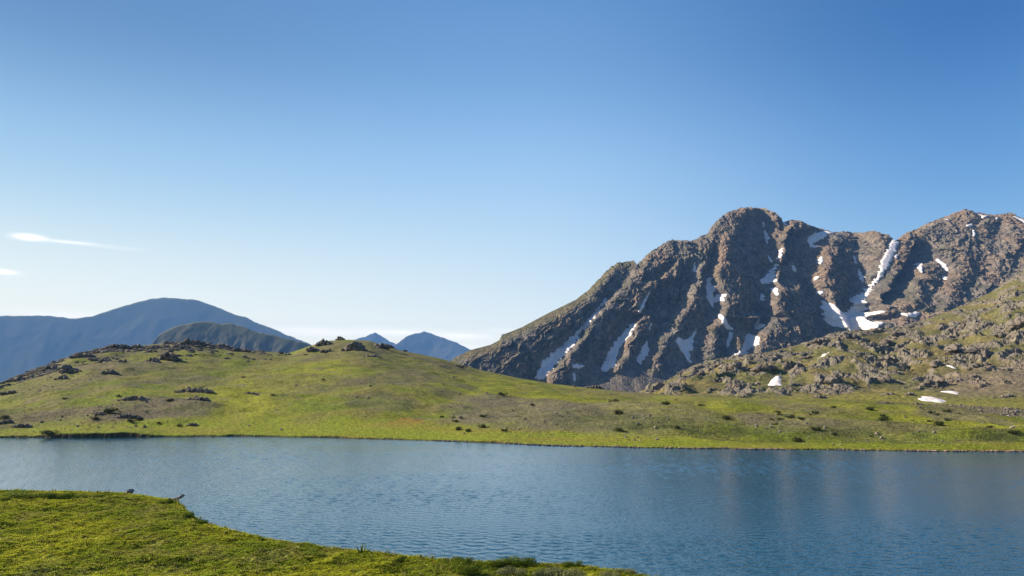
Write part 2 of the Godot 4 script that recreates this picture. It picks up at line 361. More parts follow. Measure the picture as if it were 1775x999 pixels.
func sheet(nu: int, nv: int, pos: PackedVector3Array, col: PackedColorArray, uv_ := PackedVector2Array(), normals := true) -> ArrayMesh:
	var index := PackedInt32Array()
	index.resize((nu - 1) * (nv - 1) * 6)
	var k := 0
	for j in nv - 1:
		for i in nu - 1:
			var a := j * nu + i
			index[k] = a
			index[k + 1] = a + nu
			index[k + 2] = a + 1
			index[k + 3] = a + 1
			index[k + 4] = a + nu
			index[k + 5] = a + nu + 1
			k += 6
	var arrays := []
	arrays.resize(Mesh.ARRAY_MAX)
	arrays[Mesh.ARRAY_VERTEX] = pos
	arrays[Mesh.ARRAY_INDEX] = index
	if col.size():
		arrays[Mesh.ARRAY_COLOR] = col
	if uv_.size():
		arrays[Mesh.ARRAY_TEX_UV] = uv_
	if normals:
		var n := PackedVector3Array()
		n.resize(pos.size())
		for j in nv:
			var j0 := maxi(j - 1, 0) * nu
			var j1 := mini(j + 1, nv - 1) * nu
			for i in nu:
				n[j * nu + i] = (pos[j * nu + mini(i + 1, nu - 1)] - pos[j * nu + maxi(i - 1, 0)]).cross(pos[j1 + i] - pos[j0 + i]).normalized()
		arrays[Mesh.ARRAY_NORMAL] = n
	var mesh := ArrayMesh.new()
	mesh.add_surface_from_arrays(Mesh.PRIMITIVE_TRIANGLES, arrays)
	return mesh


func solid(mesh: Mesh, m: Material) -> MeshInstance3D:
	var o := MeshInstance3D.new()
	o.mesh = mesh
	o.material_override = m
	return o


# ---------- materials
var ground_skin: StandardMaterial3D
var rock_skin: StandardMaterial3D
var face_skin: StandardMaterial3D
var stone_skin: StandardMaterial3D
var leaf_skin: StandardMaterial3D
var willow_skin: StandardMaterial3D
var sage_skin: StandardMaterial3D
var dark_leaf_skin: StandardMaterial3D
var bark_skin: StandardMaterial3D
var snow_skin: StandardMaterial3D
var water_skin: StandardMaterial3D
var flower_skin: StandardMaterial3D


func mottle(number: int, size: int, frequency: float, shades: Array, octaves := 5, ridged := false) -> NoiseTexture2D:
	var n := noise_of(number, 1.0 / frequency, octaves, ridged)
	n.fractal_gain = 0.6
	var ramp := Gradient.new()
	ramp.offsets = PackedFloat32Array([0.15, 0.5, 0.85])
	ramp.colors = PackedColorArray(shades)
	var t := NoiseTexture2D.new()
	t.width = size
	t.height = size
	t.seamless = true
	t.noise = n
	t.color_ramp = ramp
	return t


func relief(number: int, size: int, frequency: float, octaves := 4, ridged := false) -> NoiseTexture2D:
	var t := NoiseTexture2D.new()
	t.width = size
	t.height = size
	t.seamless = true
	t.noise = noise_of(number, 1.0 / frequency, octaves, ridged)
	return t


func skin(called: String, rough := 0.95) -> StandardMaterial3D:
	var m := StandardMaterial3D.new()
	m.resource_name = called
	m.roughness = rough
	m.metallic_specular = 0.25
	m.vertex_color_use_as_albedo = true
	return m


func prepare_materials() -> void:
	# the textures average about 0.62 in linear light; vertex colours are divided by that
	ground_skin = skin("turf")
	ground_skin.albedo_texture = mottle(21, 1024, 0.012, [Color(0.66, 0.64, 0.56), Color(0.81, 0.81, 0.79), Color(0.97, 0.97, 0.91)], 6)
	ground_skin.uv1_scale = Vector3(1, 1, 1) / 16.0
	ground_skin.heightmap_enabled = true
	ground_skin.heightmap_texture = relief(22, 1024, 0.03, 4)
	ground_skin.heightmap_scale = 20.0
	rock_skin = skin("crag rock")
	rock_skin.albedo_texture = mottle(23, 1024, 0.012, [Color(0.50, 0.50, 0.50), Color(0.80, 0.79, 0.77), Color(1.0, 0.97, 0.92)], 6)
	rock_skin.uv1_triplanar = true
	rock_skin.uv1_world_triplanar = true
	rock_skin.uv1_scale = Vector3.ONE / 30.0
	face_skin = skin("peak rock")
	face_skin.albedo_texture = rock_skin.albedo_texture
	face_skin.uv1_triplanar = true
	face_skin.uv1_world_triplanar = true
	face_skin.uv1_scale = Vector3(1.0 / 170.0, 1.0 / 260.0, 1.0 / 170.0)
	face_skin.heightmap_enabled = true
	face_skin.heightmap_texture = relief(26, 1024, 0.02, 5, true)
	face_skin.heightmap_scale = 420.0
	stone_skin = skin("loose stone")
	stone_skin.albedo_texture = rock_skin.albedo_texture
	stone_skin.uv1_triplanar = true
	stone_skin.uv1_scale = Vector3.ONE / 3.0
	leaf_skin = skin("grass blades", 0.85)
	leaf_skin.metallic_specular = 0.1
	leaf_skin.backlight_enabled = true
	leaf_skin.backlight = Color(0.55, 0.6, 0.25)
	willow_skin = skin("willow leaves", 0.85)
	willow_skin.metallic_specular = 0.15
	willow_skin.backlight_enabled = true
	willow_skin.backlight = Color(0.45, 0.5, 0.2)
	sage_skin = willow_skin
	dark_leaf_skin = skin("shrub leaves", 0.7)
	bark_skin = skin("bark", 0.95)
	bark_skin.vertex_color_use_as_albedo = false
	bark_skin.albedo_color = Color(0.10, 0.075, 0.05).linear_to_srgb()
	flower_skin = skin("petals", 0.8)
	snow_skin = StandardMaterial3D.new()
	snow_skin.resource_name = "old snow"
	snow_skin.roughness = 0.7
	snow_skin.albedo_color = Color(0.93, 0.905, 0.90)
	snow_skin.albedo_texture = mottle(24, 512, 0.02, [Color(0.74, 0.70, 0.67), Color(0.95, 0.94, 0.93), Color(1, 1, 1)], 5)
	snow_skin.uv1_triplanar = true
	snow_skin.uv1_world_triplanar = true
	snow_skin.uv1_scale = Vector3.ONE / 40.0
	water_skin = StandardMaterial3D.new()
	water_skin.resource_name = "lake water"
	water_skin.albedo_color = Color(0.006, 0.051, 0.076).linear_to_srgb()
	water_skin.roughness = 0.10
	water_skin.metallic_specular = 0.5
	water_skin.normal_enabled = true
	water_skin.normal_texture = ripples()
	water_skin.normal_scale = 0.36
	water_skin.clearcoat_enabled = true
	water_skin.clearcoat = 0.2
	water_skin.clearcoat_roughness = 0.28
	water_skin.uv1_scale = Vector3(1.0 / 8.0, 1.0 / 8.0, 1.0)


func ripples() -> ImageTexture:
	# a tile of wind ripples: many small waves that run roughly one way, as a normal map
	var r := RandomNumberGenerator.new()
	r.seed = 25
	var waves := []
	for k in 26:
		var length := exp(r.randf_range(log(14.0), log(78.0)))
		var heading := 1.75 + r.randfn() * 0.55
		var wx := roundi(length * cos(heading))
		var wy := roundi(length * sin(heading))
		waves.append([wx * TAU, wy * TAU, r.randf() * TAU, 0.030 / sqrt(length / 30.0)])
	var side := 640
	var im := Image.create(side, side, false, Image.FORMAT_RGB8)
	for j in side:
		for i in side:
			var x := float(i) / side
			var y := float(j) / side
			var gx := 0.0
			var gy := 0.0
			for w in waves:
				var s: float = w[3] * cos(w[0] * x + w[1] * y + w[2])
				var size: float = sqrt(w[0] * w[0] + w[1] * w[1])
				gx += s * w[0] / size
				gy += s * w[1] / size
			var n := Vector3(-gx, -gy, 1.0).normalized()
			im.set_pixel(i, j, Color(n.x * 0.5 + 0.5, n.y * 0.5 + 0.5, n.z * 0.5 + 0.5))
	return ImageTexture.create_from_image(im)


# ---------- the far ranges
func distant_ranges() -> void:
	var names := [
		["distant_mountain", [Vector3(-8237, 594, -9016), Vector3(-7563, 623, -9036), Vector3(-6602, 645, -9052), Vector3(-6188, 653, -9057), Vector3(-5634, 660, -9062), Vector3(-5265, 616, -9031), Vector3(-5073, 653, -9057), Vector3(-4835, 749, -9124), Vector3(-4589, 839, -9188), Vector3(-4448, 878, -9214), Vector3(-4290, 893, -9225), Vector3(-3888, 862, -9204), Vector3(-3793, 832, -9182), Vector3(-3651, 787, -9151), Vector3(-3410, 690, -9083), Vector3(-3221, 638, -9047), Vector3(-3023, 551, -8986), Vector3(-2872, 501, -8950), Vector3(-2643, 408, -8886), Vector3(-2383, 311, -8818), Vector3(-2195, 215, -8750), Vector3(-1628, 15, -8610)], 8600.0, 0.7, 20.0, Color(0.10, 0.10, 0.06), "long blue mountain with a broad rounded summit far behind the hill"],
		["distant_hill", [Vector3(-1739, 15, -3310), Vector3(-1666, 87, -3361), Vector3(-1626, 129, -3390), Vector3(-1607, 169, -3418), Vector3(-1576, 191, -3434), Vector3(-1531, 213, -3449), Vector3(-1470, 227, -3459), Vector3(-1427, 235, -3464), Vector3(-1392, 232, -3462), Vector3(-1335, 221, -3455), Vector3(-1297, 227, -3459), Vector3(-1224, 204, -3443), Vector3(-1165, 183, -3428), Vector3(-1096, 169, -3418), Vector3(-1012, 150, -3405), Vector3(-929, 129, -3390), Vector3(-867, 102, -3372), Vector3(-727, 15, -3310)], 3300.0, 0.7, 26.0, Color(0.085, 0.085, 0.055), "dark shaded ridge standing before the long blue mountain"],
		["distant_mountain", [Vector3(-2994, 286, -12715), Vector3(-2742, 506, -12880), Vector3(-2507, 578, -12933), Vector3(-2368, 639, -12980), Vector3(-2239, 578, -12933), Vector3(-2097, 486, -12864), Vector3(-1941, 425, -12819), Vector3(-1631, 286, -12715), Vector3(-1219, 15, -12511)], 12500.0, 0.75, 60.0, Color(0.11, 0.10, 0.085), "small pointed blue peak just behind the grassy dome"],
		["distant_mountain", [Vector3(-2120, 15, -11211), Vector3(-1905, 311, -11433), Vector3(-1744, 419, -11514), Vector3(-1623, 510, -11582), Vector3(-1530, 556, -11617), Vector3(-1425, 575, -11631), Vector3(-1364, 593, -11645), Vector3(-1244, 556, -11617), Vector3(-1088, 501, -11576), Vector3(-861, 419, -11514), Vector3(-635, 311, -11433), Vector3(-325, 170, -11328), Vector3(107, 15, -11211)], 11200.0, 0.75, 70.0, Color(0.11, 0.10, 0.085), "larger blue peak between the grassy dome and the grey peak"]]
	var shape := noise_of(31, 900.0, 6, true)
	var tint := noise_of(32, 700.0, 5)
	for k in names.size():
		var d: Array = names[k]
		var crest: Array = d[1]
		var nu := 240
		var rows := 64
		var back := 14
		var nv := rows + back
		var pos := PackedVector3Array()
		var col := PackedColorArray()
		pos.resize(nu * nv)
		col.resize(nu * nv)
		var scale_: float = d[2] / 8600.0
		var x0: float = crest[0].x
		var x1: float = crest[-1].x
		for i in nu:
			var x := lerpf(x0, x1, float(i) / (nu - 1))
			var top := height_along(crest, x) + 10.0 * scale_ * tint.get_noise_2d(x * 6.0 / scale_, k * 99.0)
			for j in nv:
				var t := float(mini(j, rows - 1)) / (rows - 1)
				var over := maxi(j - rows + 1, 0)
				var y := lerpf(-420.0 * scale_, top, t)
				var z: float = -(d[2] + d[3] * y)
				if over:
					y -= over * over * 1.2 * scale_ + over * 3.0 * scale_
					z -= over * 36.0 * scale_
				var q := shape.get_noise_3d(x / scale_, y * 0.9 / scale_, k * 700.0)
				z += d[4] * q * (1.0 - 0.75 * smooth(0.75, 1.0, t))
				var c: Color = d[5]
				var g := tint.get_noise_2d(x / scale_, y * 2.0 / scale_)
				c = c.lerp(Color(0.12, 0.115, 0.05), clampf(g * 1.4, 0.0, 0.6)).lerp(Color(0.15, 0.14, 0.05), smooth(0.90, 1.0, t) * 0.7 if k < 2 else 0.0)
				pos[j * nu + i] = Vector3(x, y, z)
				col[j * nu + i] = c
		tag(place(solid(sheet(nu, nv, pos, col), far_skin()), d[0]), d[6], "hill" if k == 1 else "mountain", "", "structure")


var far_skin_made: StandardMaterial3D
func far_skin() -> StandardMaterial3D:
	if far_skin_made == null:
		far_skin_made = skin("far slopes")
	return far_skin_made


func height_along(points: Array, x: float) -> float:
	var a: Vector3 = points[0]
	for k in range(1, points.size()):
		var b: Vector3 = points[k]
		if x <= b.x or k == points.size() - 1:
			return lerpf(a.y, b.y, clampf((x - a.x) / (b.x - a.x), 0.0, 1.0))
		a = b
	return 0.0


func valley_floor() -> void:
	# the low ground behind the hill, out to the foot of the far ranges
	var nu := 90
	var nv := 60
	var pos := PackedVector3Array()
	var col := PackedColorArray()
	for j in nv:
		var depth := 150.0 + 11500.0 * pow(float(j) / (nv - 1), 2.2)
		for i in nu:
			var x := lerpf(-1.0, 1.0, float(i) / (nu - 1)) * (depth * 0.95 + 250.0)
			pos.append(Vector3(x, -16.0 - 0.04 * depth + 5.0 * patchy.get_noise_2d(x * 0.1, depth * 0.1), -depth))
			col.append(Color(0.11, 0.115, 0.045).lerp(SCREE, clampf(0.5 + broad.get_noise_2d(x * 0.2, depth * 0.2), 0.0, 1.0)))
	tag(place(solid(sheet(nu, nv, pos, col), far_skin()), "valley_ground"), "low valley ground behind the meadow hill at the foot of the mountains", "ground", "", "structure")


# ---------- the craggy peak
const SK_STEP := 5.0
const SK_X0 := -440.0
const SK_Y0 := -80.0
const SK_NX := 500
const SK_NY := 130
var skeleton := PackedFloat32Array()
var snow_mask := PackedFloat32Array()
var peak_top := PackedFloat32Array()
const PEAK_NU := 1140
const PEAK_NV := 335
const PEAK_X0 := -330.0
const PEAK_X1 := 1760.0
var peak_pos := PackedVector3Array()
var peak_snow_lines := [
	["long snow couloir farthest down the grassy shoulder of the grey peak", [Vector3(232.9, 188.1, 3.1), Vector3(201.3, 147.0, 3.9), Vector3(161.3, 103.7, 5.3), Vector3(131.0, 71.1, 9.7), Vector3(106.7, 49.3, 11.1), Vector3(81.4, 25.4, 13.9), Vector3(60.9, -0.3, 9.4)]],
	["long snow couloir crossing the middle of the grey peak's dark flank", [Vector3(341.2, 202.0, 4.2), Vector3(323.0, 176.6, 4.6), Vector3(305.3, 152.0, 3.8)]],
	["winding snow couloir that widens above the grey scree fans", [Vector3(292.0, 123.1, 3.8), Vector3(271.6, 99.8, 6.1), Vector3(248.2, 74.2, 8.3), Vector3(232.3, 52.1, 9.7), Vector3(222.6, 30.7, 11.0), Vector3(208.4, 15.0, 8.0), Vector3(190.0, -5.4, 6.5)]],
	["narrow snow streak high in the dark gully below the notch", [Vector3(484.9, 295.1, 2.9), Vector3(478.4, 271.3, 4.1)]],
	["forked snow strip ending beside the second scree fan", [Vector3(315.3, 77.8, 3.7), Vector3(308.7, 61.4, 9.7), Vector3(296.1, 43.9, 8.1), Vector3(282.2, 28.0, 8.0), Vector3(267.6, 15.0, 6.5), Vector3(257.3, 9.9, 5.0)]],
	["thin snow strip running down to the scree beside the forked one", [Vector3(281.7, 22.8, 3.6), Vector3(286.2, 8.7, 4.3), Vector3(290.7, -3.6, 3.5)]],
	["tiny snow sliver on the brown rib above the forked strip", [Vector3(332.4, 124.0, 2.5), Vector3(326.2, 109.8, 3.1)]],
	["small snow square beside the foot of the middle couloir", [Vector3(136.6, 22.6, 5.0), Vector3(149.9, 20.1, 5.7), Vector3(162.1, 21.4, 3.6)]],
	["small snow scrap below the square one on the grey scree", [Vector3(135.4, 2.5, 4.3), Vector3(136.1, -7.4, 4.2)]],
	["snow patch shaped like a Y below the big buttress", [Vector3(439.5, 108.0, 3.0), Vector3(421.6, 85.2, 5.3), Vector3(406.1, 68.4, 14.3), Vector3(387.7, 78.7, 9.7), Vector3(401.2, 51.9, 9.6), Vector3(403.4, 33.3, 5.1)]],
	["tall snow tongue hanging beside the central buttress", [Vector3(510.5, 246.7, 5.7), Vector3(505.2, 220.9, 8.9), Vector3(499.0, 197.5, 9.6), Vector3(498.0, 178.4, 5.5), Vector3(498.5, 169.0, 3.1)]],
	["curled snow patch on the buttress ledge next to the tall tongue", [Vector3(511.4, 185.2, 7.1), Vector3(516.9, 195.1, 5.5), Vector3(522.2, 194.8, 4.6), Vector3(526.4, 196.7, 3.0)]],
	["hooked snow strip below the central buttress", [Vector3(499.2, 142.3, 5.3), Vector3(500.5, 125.7, 8.3), Vector3(514.2, 114.4, 8.4), Vector3(524.0, 112.2, 3.8)]],
	["thin snow strip continuing below the hooked one", [Vector3(519.0, 100.7, 3.8), Vector3(509.4, 84.9, 4.6), Vector3(499.6, 68.2, 3.7)]],
	["small high snow fleck near the summit in the central gully", [Vector3(729.8, 437.2, 3.7), Vector3(728.1, 427.0, 3.3)]],
	["thin snow ribbon below the summit in the central gully", [Vector3(723.4, 408.7, 2.9), Vector3(717.6, 384.3, 4.3), Vector3(713.4, 364.4, 3.2)]],
	["short snow ribbon halfway down the central gully", [Vector3(702.6, 323.9, 3.0), Vector3(701.4, 307.3, 4.9)]],
	["star shaped snow patch in the middle of the central gully", [Vector3(702.7, 289.2, 3.1), Vector3(681.2, 263.2, 4.9), Vector3(666.9, 245.8, 10.8), Vector3(652.6, 242.0, 7.4), Vector3(673.7, 249.9, 4.0)]],
	["slim snow sliver left of the pinnacle's lower rib", [Vector3(658.9, 216.3, 3.9), Vector3(650.0, 196.2, 3.9)]],
	["thin snow ribbon hugging the foot of the rock pinnacle", [Vector3(728.2, 338.8, 3.4), Vector3(718.6, 321.3, 3.8), Vector3(711.8, 307.5, 3.1)]],
	["snow fleck in the small hollow right of the pinnacle foot", [Vector3(753.1, 287.8, 5.0), Vector3(751.9, 273.6, 4.4)]],
	["short snow strip in the gully beneath the star shaped patch", [Vector3(637.1, 205.4, 3.2), Vector3(631.0, 189.1, 3.3)]],
	["snow strip under the great brown rib, upper part", [Vector3(600.5, 134.6, 3.0), Vector3(593.0, 117.8, 5.4), Vector3(586.5, 111.8, 3.5)]],
	["broad snow strip under the great brown rib, lower part", [Vector3(562.1, 91.1, 8.4), Vector3(555.9, 77.2, 9.9), Vector3(542.3, 64.6, 6.8), Vector3(527.6, 52.0, 9.7), Vector3(504.9, 43.2, 8.0)]],
	["small snow wedge in the crest notch right of the summit", [Vector3(787.6, 437.5, 6.2), Vector3(783.6, 426.2, 3.6)]],
	["big bent snow patch under the crest right of the summit", [Vector3(902.2, 396.3, 4.3), Vector3(887.9, 397.8, 6.1), Vector3(871.0, 391.1, 11.5), Vector3(849.4, 380.5, 13.2), Vector3(834.3, 370.8, 9.6), Vector3(831.4, 353.3, 6.0), Vector3(840.3, 351.7, 4.2)]],
	["thin snow cornice along the crest over the bowl", [Vector3(912.3, 392.6, 3.4), Vector3(929.7, 391.5, 2.8)]],
	["small snow drip on the dark wall under the bent patch", [Vector3(828.4, 313.4, 2.9), Vector3(815.7, 295.2, 5.8)]],
	["snow fleck on the dark wall below the small drip", [Vector3(787.6, 250.0, 4.7), Vector3(782.6, 243.9, 3.4)]],
	["round snow fleck in the middle of the bowl's dark wall", [Vector3(780.2, 207.3, 6.2), Vector3(783.9, 208.2, 4.3)]],
	["thin snow ribbon on the reddish wall left of the main couloir", [Vector3(924.9, 318.2, 2.8), Vector3(919.5, 296.5, 3.4)]],
	["broken snow ribbon lower on the reddish wall", [Vector3(919.1, 277.4, 2.7), Vector3(910.0, 257.4, 3.4), Vector3(902.9, 239.6, 2.4)]],
	["steep snow couloir falling from the notch between the two peaks", [Vector3(1025.4, 353.6, 8.4), Vector3(1008.5, 336.3, 10.0), Vector3(982.0, 308.9, 9.8), Vector3(962.1, 287.9, 10.6), Vector3(944.4, 266.0, 7.2), Vector3(930.7, 245.1, 5.6), Vector3(912.8, 225.7, 4.3), Vector3(889.7, 205.0, 4.2)]],
	["shaded snow basin at the bottom of the main couloir", [Vector3(881.3, 199.0, 7.1), Vector3(864.7, 183.4, 11.9), Vector3(868.8, 168.0, 12.0), Vector3(844.1, 145.7, 13.5), Vector3(792.4, 129.8, 20.7), Vector3(782.5, 133.9, 17.8), Vector3(776.2, 148.2, 10.2), Vector3(778.1, 167.9, 7.1), Vector3(778.1, 180.4, 3.9)]],
	["thin snow finger rising from the shaded basin", [Vector3(786.0, 174.5, 4.7), Vector3(789.5, 158.7, 8.5), Vector3(793.1, 141.7, 13.1)]],
	["bright sunlit snow apron beside the shaded basin", [Vector3(875.9, 150.9, 3.1), Vector3(841.3, 139.1, 6.8), Vector3(851.5, 129.3, 10.1), Vector3(828.8, 115.5, 13.1), Vector3(800.3, 107.2, 6.8), Vector3(831.0, 130.6, 5.3)]],
	["short snow strip below a ledge of the reddish right peak", [Vector3(1100.9, 294.4, 5.0), Vector3(1101.4, 279.8, 4.6), Vector3(1097.5, 264.1, 4.6)]],
	["slim curved snow strip in the brown gully of the right peak", [Vector3(1053.8, 287.9, 3.0), Vector3(1036.1, 270.2, 3.9), Vector3(1028.1, 256.4, 3.3)]],
	["thin snow strip below the ledge strip of the right peak", [Vector3(1080.4, 243.7, 3.9), Vector3(1071.3, 237.0, 3.2)]],
	["hooked snow patch low on the right peak above the green slope", [Vector3(913.0, 142.7, 4.6), Vector3(922.3, 138.5, 5.8), Vector3(935.0, 140.1, 7.4), Vector3(947.4, 146.0, 4.6)]],
	["snow cornice on the crest just left of the right summit", [Vector3(1194.8, 423.9, 3.9), Vector3(1208.0, 429.3, 4.9), Vector3(1220.3, 434.5, 3.2)]],
	["small snow lens right under the right summit", [Vector3(1288.5, 443.3, 4.2), Vector3(1296.7, 437.1, 4.2)]],
	["snow lens beside the first one under the right summit", [Vector3(1289.3, 427.4, 5.2), Vector3(1306.3, 435.0, 3.9)]],
	["small oval snow fleck on the right peak's upper face", [Vector3(1234.4, 400.6, 4.8), Vector3(1244.8, 404.5, 4.8)]],
	["upright snow fleck in the shaded cleft of the right peak", [Vector3(1236.1, 383.0, 3.4), Vector3(1226.7, 367.6, 4.4)]],
	["snowfield on the crest at the edge of the right peak", [Vector3(1381.4, 430.6, 4.2), Vector3(1386.7, 418.7, 7.6), Vector3(1388.4, 402.6, 7.5)]],
	["bright snow chip beside the upper main couloir", [Vector3(996.6, 305.3, 5.7), Vector3(1004.1, 310.7, 4.0)]],
	["tiny snow slit on the crest block of the right peak", [Vector3(1320.3, 422.6, 3.3), Vector3(1326.5, 426.2, 3.3)]]]


func build_skeleton() -> void:
	skeleton.resize(SK_NX * SK_NY)
	for j in SK_NY:
		var y := SK_Y0 + j * SK_STEP
		var marks := []
		for rib in peak_ribs:
			var first: Vector3 = rib[0]
			var last: Vector3 = rib[-1]
			if y > first.y or y < last.y:
				continue
			for k in rib.size() - 1:
				var a: Vector3 = rib[k]
				var b: Vector3 = rib[k + 1]
				if y <= a.y and y >= b.y:
					var t := clampf((a.y - y) / maxf(a.y - b.y, 0.01), 0.0, 1.0)
					marks.append(Vector3(lerpf(a.x, b.x, t), lerpf(a.z, b.z, t), clampf(minf(first.y - y, y - last.y) / 35.0, 0.0, 1.0)))
					break
		marks.sort_custom(func(p, q): return p.x < q.x)
		# weak ends of ribs sink into the line between their strong neighbours
		for k in marks.size():
			if marks[k].z < 1.0:
				var lo := k - 1
				while lo > 0 and marks[lo].z < 1.0:
					lo -= 1
				var hi := k + 1
				while hi < marks.size() - 1 and marks[hi].z < 1.0:
					hi += 1
				var plain: float = marks[k].y
				if lo >= 0 and hi < marks.size():
					plain = lerpf(marks[lo].y, marks[hi].y, clampf((marks[k].x - marks[lo].x) / maxf(marks[hi].x - marks[lo].x, 0.1), 0.0, 1.0))
				elif lo >= 0:
					plain = marks[lo].y
				elif hi < marks.size():
					plain = marks[hi].y
				marks[k].y = lerpf(plain, marks[k].y, marks[k].z)
		var m := 0
		for i in SK_NX:
			var x := SK_X0 + i * SK_STEP
			while m < marks.size() and marks[m].x < x:
				m += 1
			var d := 0.0
			if marks.is_empty():
				d = 0.0
			elif m == 0:
				d = marks[0].y
			elif m == marks.size():
				d = marks[-1].y
			else:
				d = lerpf(marks[m - 1].y, marks[m].y, clampf((x - marks[m - 1].x) / maxf(marks[m].x - marks[m - 1].x, 0.1), 0.0, 1.0))
			skeleton[j * SK_NX + i] = d
	# a light blur so that ribs do not show the table's steps
	for pass_ in 1:
		var soft := skeleton.duplicate()
		for j in range(1, SK_NY - 1):
			for i in range(1, SK_NX - 1):
				var a := j * SK_NX + i
				soft[a] = skeleton[a] * 0.4 + (skeleton[a - 1] + skeleton[a + 1]) * 0.12 + (skeleton[a - SK_NX] + skeleton[a + SK_NX]) * 0.18
		skeleton = soft


func grid_at(g: PackedFloat32Array, x: float, y: float) -> float:
	var fx := clampf((x - SK_X0) / SK_STEP, 0.0, SK_NX - 1.01)
	var fy := clampf((y - SK_Y0) / SK_STEP, 0.0, SK_NY - 1.01)
	var i := int(fx)
	var j := int(fy)
	var a := j * SK_NX + i
	return lerpf(lerpf(g[a], g[a + 1], fx - i), lerpf(g[a + SK_NX], g[a + SK_NX + 1], fx - i), fy - j)


func line_distance(x: float, y: float, line: Array) -> float:
	# distance outside a line whose half width is z; negative inside
	var best := 1e9
	for k in maxi(line.size() - 1, 1):
		var a: Vector3 = line[k]
		var b: Vector3 = line[mini(k + 1, line.size() - 1)]
		var ab := Vector2(b.x - a.x, b.y - a.y)
		var t := clampf(Vector2(x - a.x, y - a.y).dot(ab) / maxf(ab.length_squared(), 0.001), 0.0, 1.0)
		best = minf(best, Vector2(x - a.x - ab.x * t, y - a.y - ab.y * t).length() - lerpf(a.z, b.z, t))
	return best


func build_snow_mask() -> void:
	snow_mask.resize(SK_NX * SK_NY)
	snow_mask.fill(1.0)
	for s in peak_snow_lines:
		var line: Array = s[1]
		var box := box_of(line, 24.0)
		for j in range(maxi(int((box.position.y - SK_Y0) / SK_STEP), 0), mini(int((box.end.y - SK_Y0) / SK_STEP) + 1, SK_NY)):
			for i in range(maxi(int((box.position.x - SK_X0) / SK_STEP), 0), mini(int((box.end.x - SK_X0) / SK_STEP) + 1, SK_NX)):
				var d := line_distance(SK_X0 + i * SK_STEP, SK_Y0 + j * SK_STEP, line)
				var a := j * SK_NX + i
				snow_mask[a] = minf(snow_mask[a], 0.12 + 0.88 * smooth(-1.0, 14.0, d))


func box_of(line: Array, grow: float) -> Rect2:
	var r := Rect2(line[0].x, line[0].y, 0, 0)
	for p: Vector3 in line:
		r = r.expand(Vector2(p.x, p.y))
		grow = maxf(grow, p.z + 10.0)
	return r.grow(grow)


func crag(x: float, y: float) -> float:
	# ribs run down the fall line, which slants: strongly on the outer shoulder, hardly under the summit, again on the far peak
	var slant := 0.80 - 0.58 * smooth(150.0, 620.0, x) + 0.40 * smooth(850.0, 1150.0, x)
	var w := warp.get_noise_2d(x * 1.6, y * 1.6)
	var p := x - slant * (y - 160.0) + w * 16.0
	var tall := ridge_tall.get_noise_2d(p, y * 0.16 + x * 0.05)
	var wide := ridge_wide.get_noise_2d(p * 1.35, y * 0.30)
	var small := ridge_small.get_noise_2d(p * 1.1, y * 0.42)
	var fx := p + 2.0 * small
	var fy := y * 0.62 + 3.0 * wide
	return 8.0 * tall + 4.8 * wide + 2.4 * small + 1.6 * ridge_tiny.get_noise_2d(p, y * 0.5) + facet(large_value, large_distance, 44.0, fx, fy, 2.6, 0.24) + facet(less_value, less_distance, 17.0, fx, fy * 1.1, 1.2, 0.42) + facet(tiny_value, tiny_distance, 7.5, fx, fy, 0.7, 0.85)


func facet(value: FastNoiseLite, distance: FastNoiseLite, metres: float, x: float, y: float, lift: float, lean: float) -> float:
	# broken faces: every cell is a plane with its own lift and lean
	var v := value.get_noise_2d(x, y)
	var f := distance.get_noise_2d(x, y)
	var far := (f + 1.0) * metres
	var dx := far * (distance.get_noise_2d(x + 0.25, y) - f) * metres * 4.0
	var dy := far * (distance.get_noise_2d(x, y + 0.25) - f) * metres * 4.0
	return lift * sin(v * 57.0) + lean * (sin(v * 137.0) * dx + 0.7 * sin(v * 331.0) * dy)


func peak_depth(x: float, y: float) -> float:
	var wx := warp.get_noise_2d(x + 900.0, y) * 11.0 + mid.get_noise_2d(x * 0.4, y * 0.4) * 3.0
	var wy := warp.get_noise_2d(x, y + 700.0) * 7.0
	return grid_at(skeleton, x + wx, y + wy)


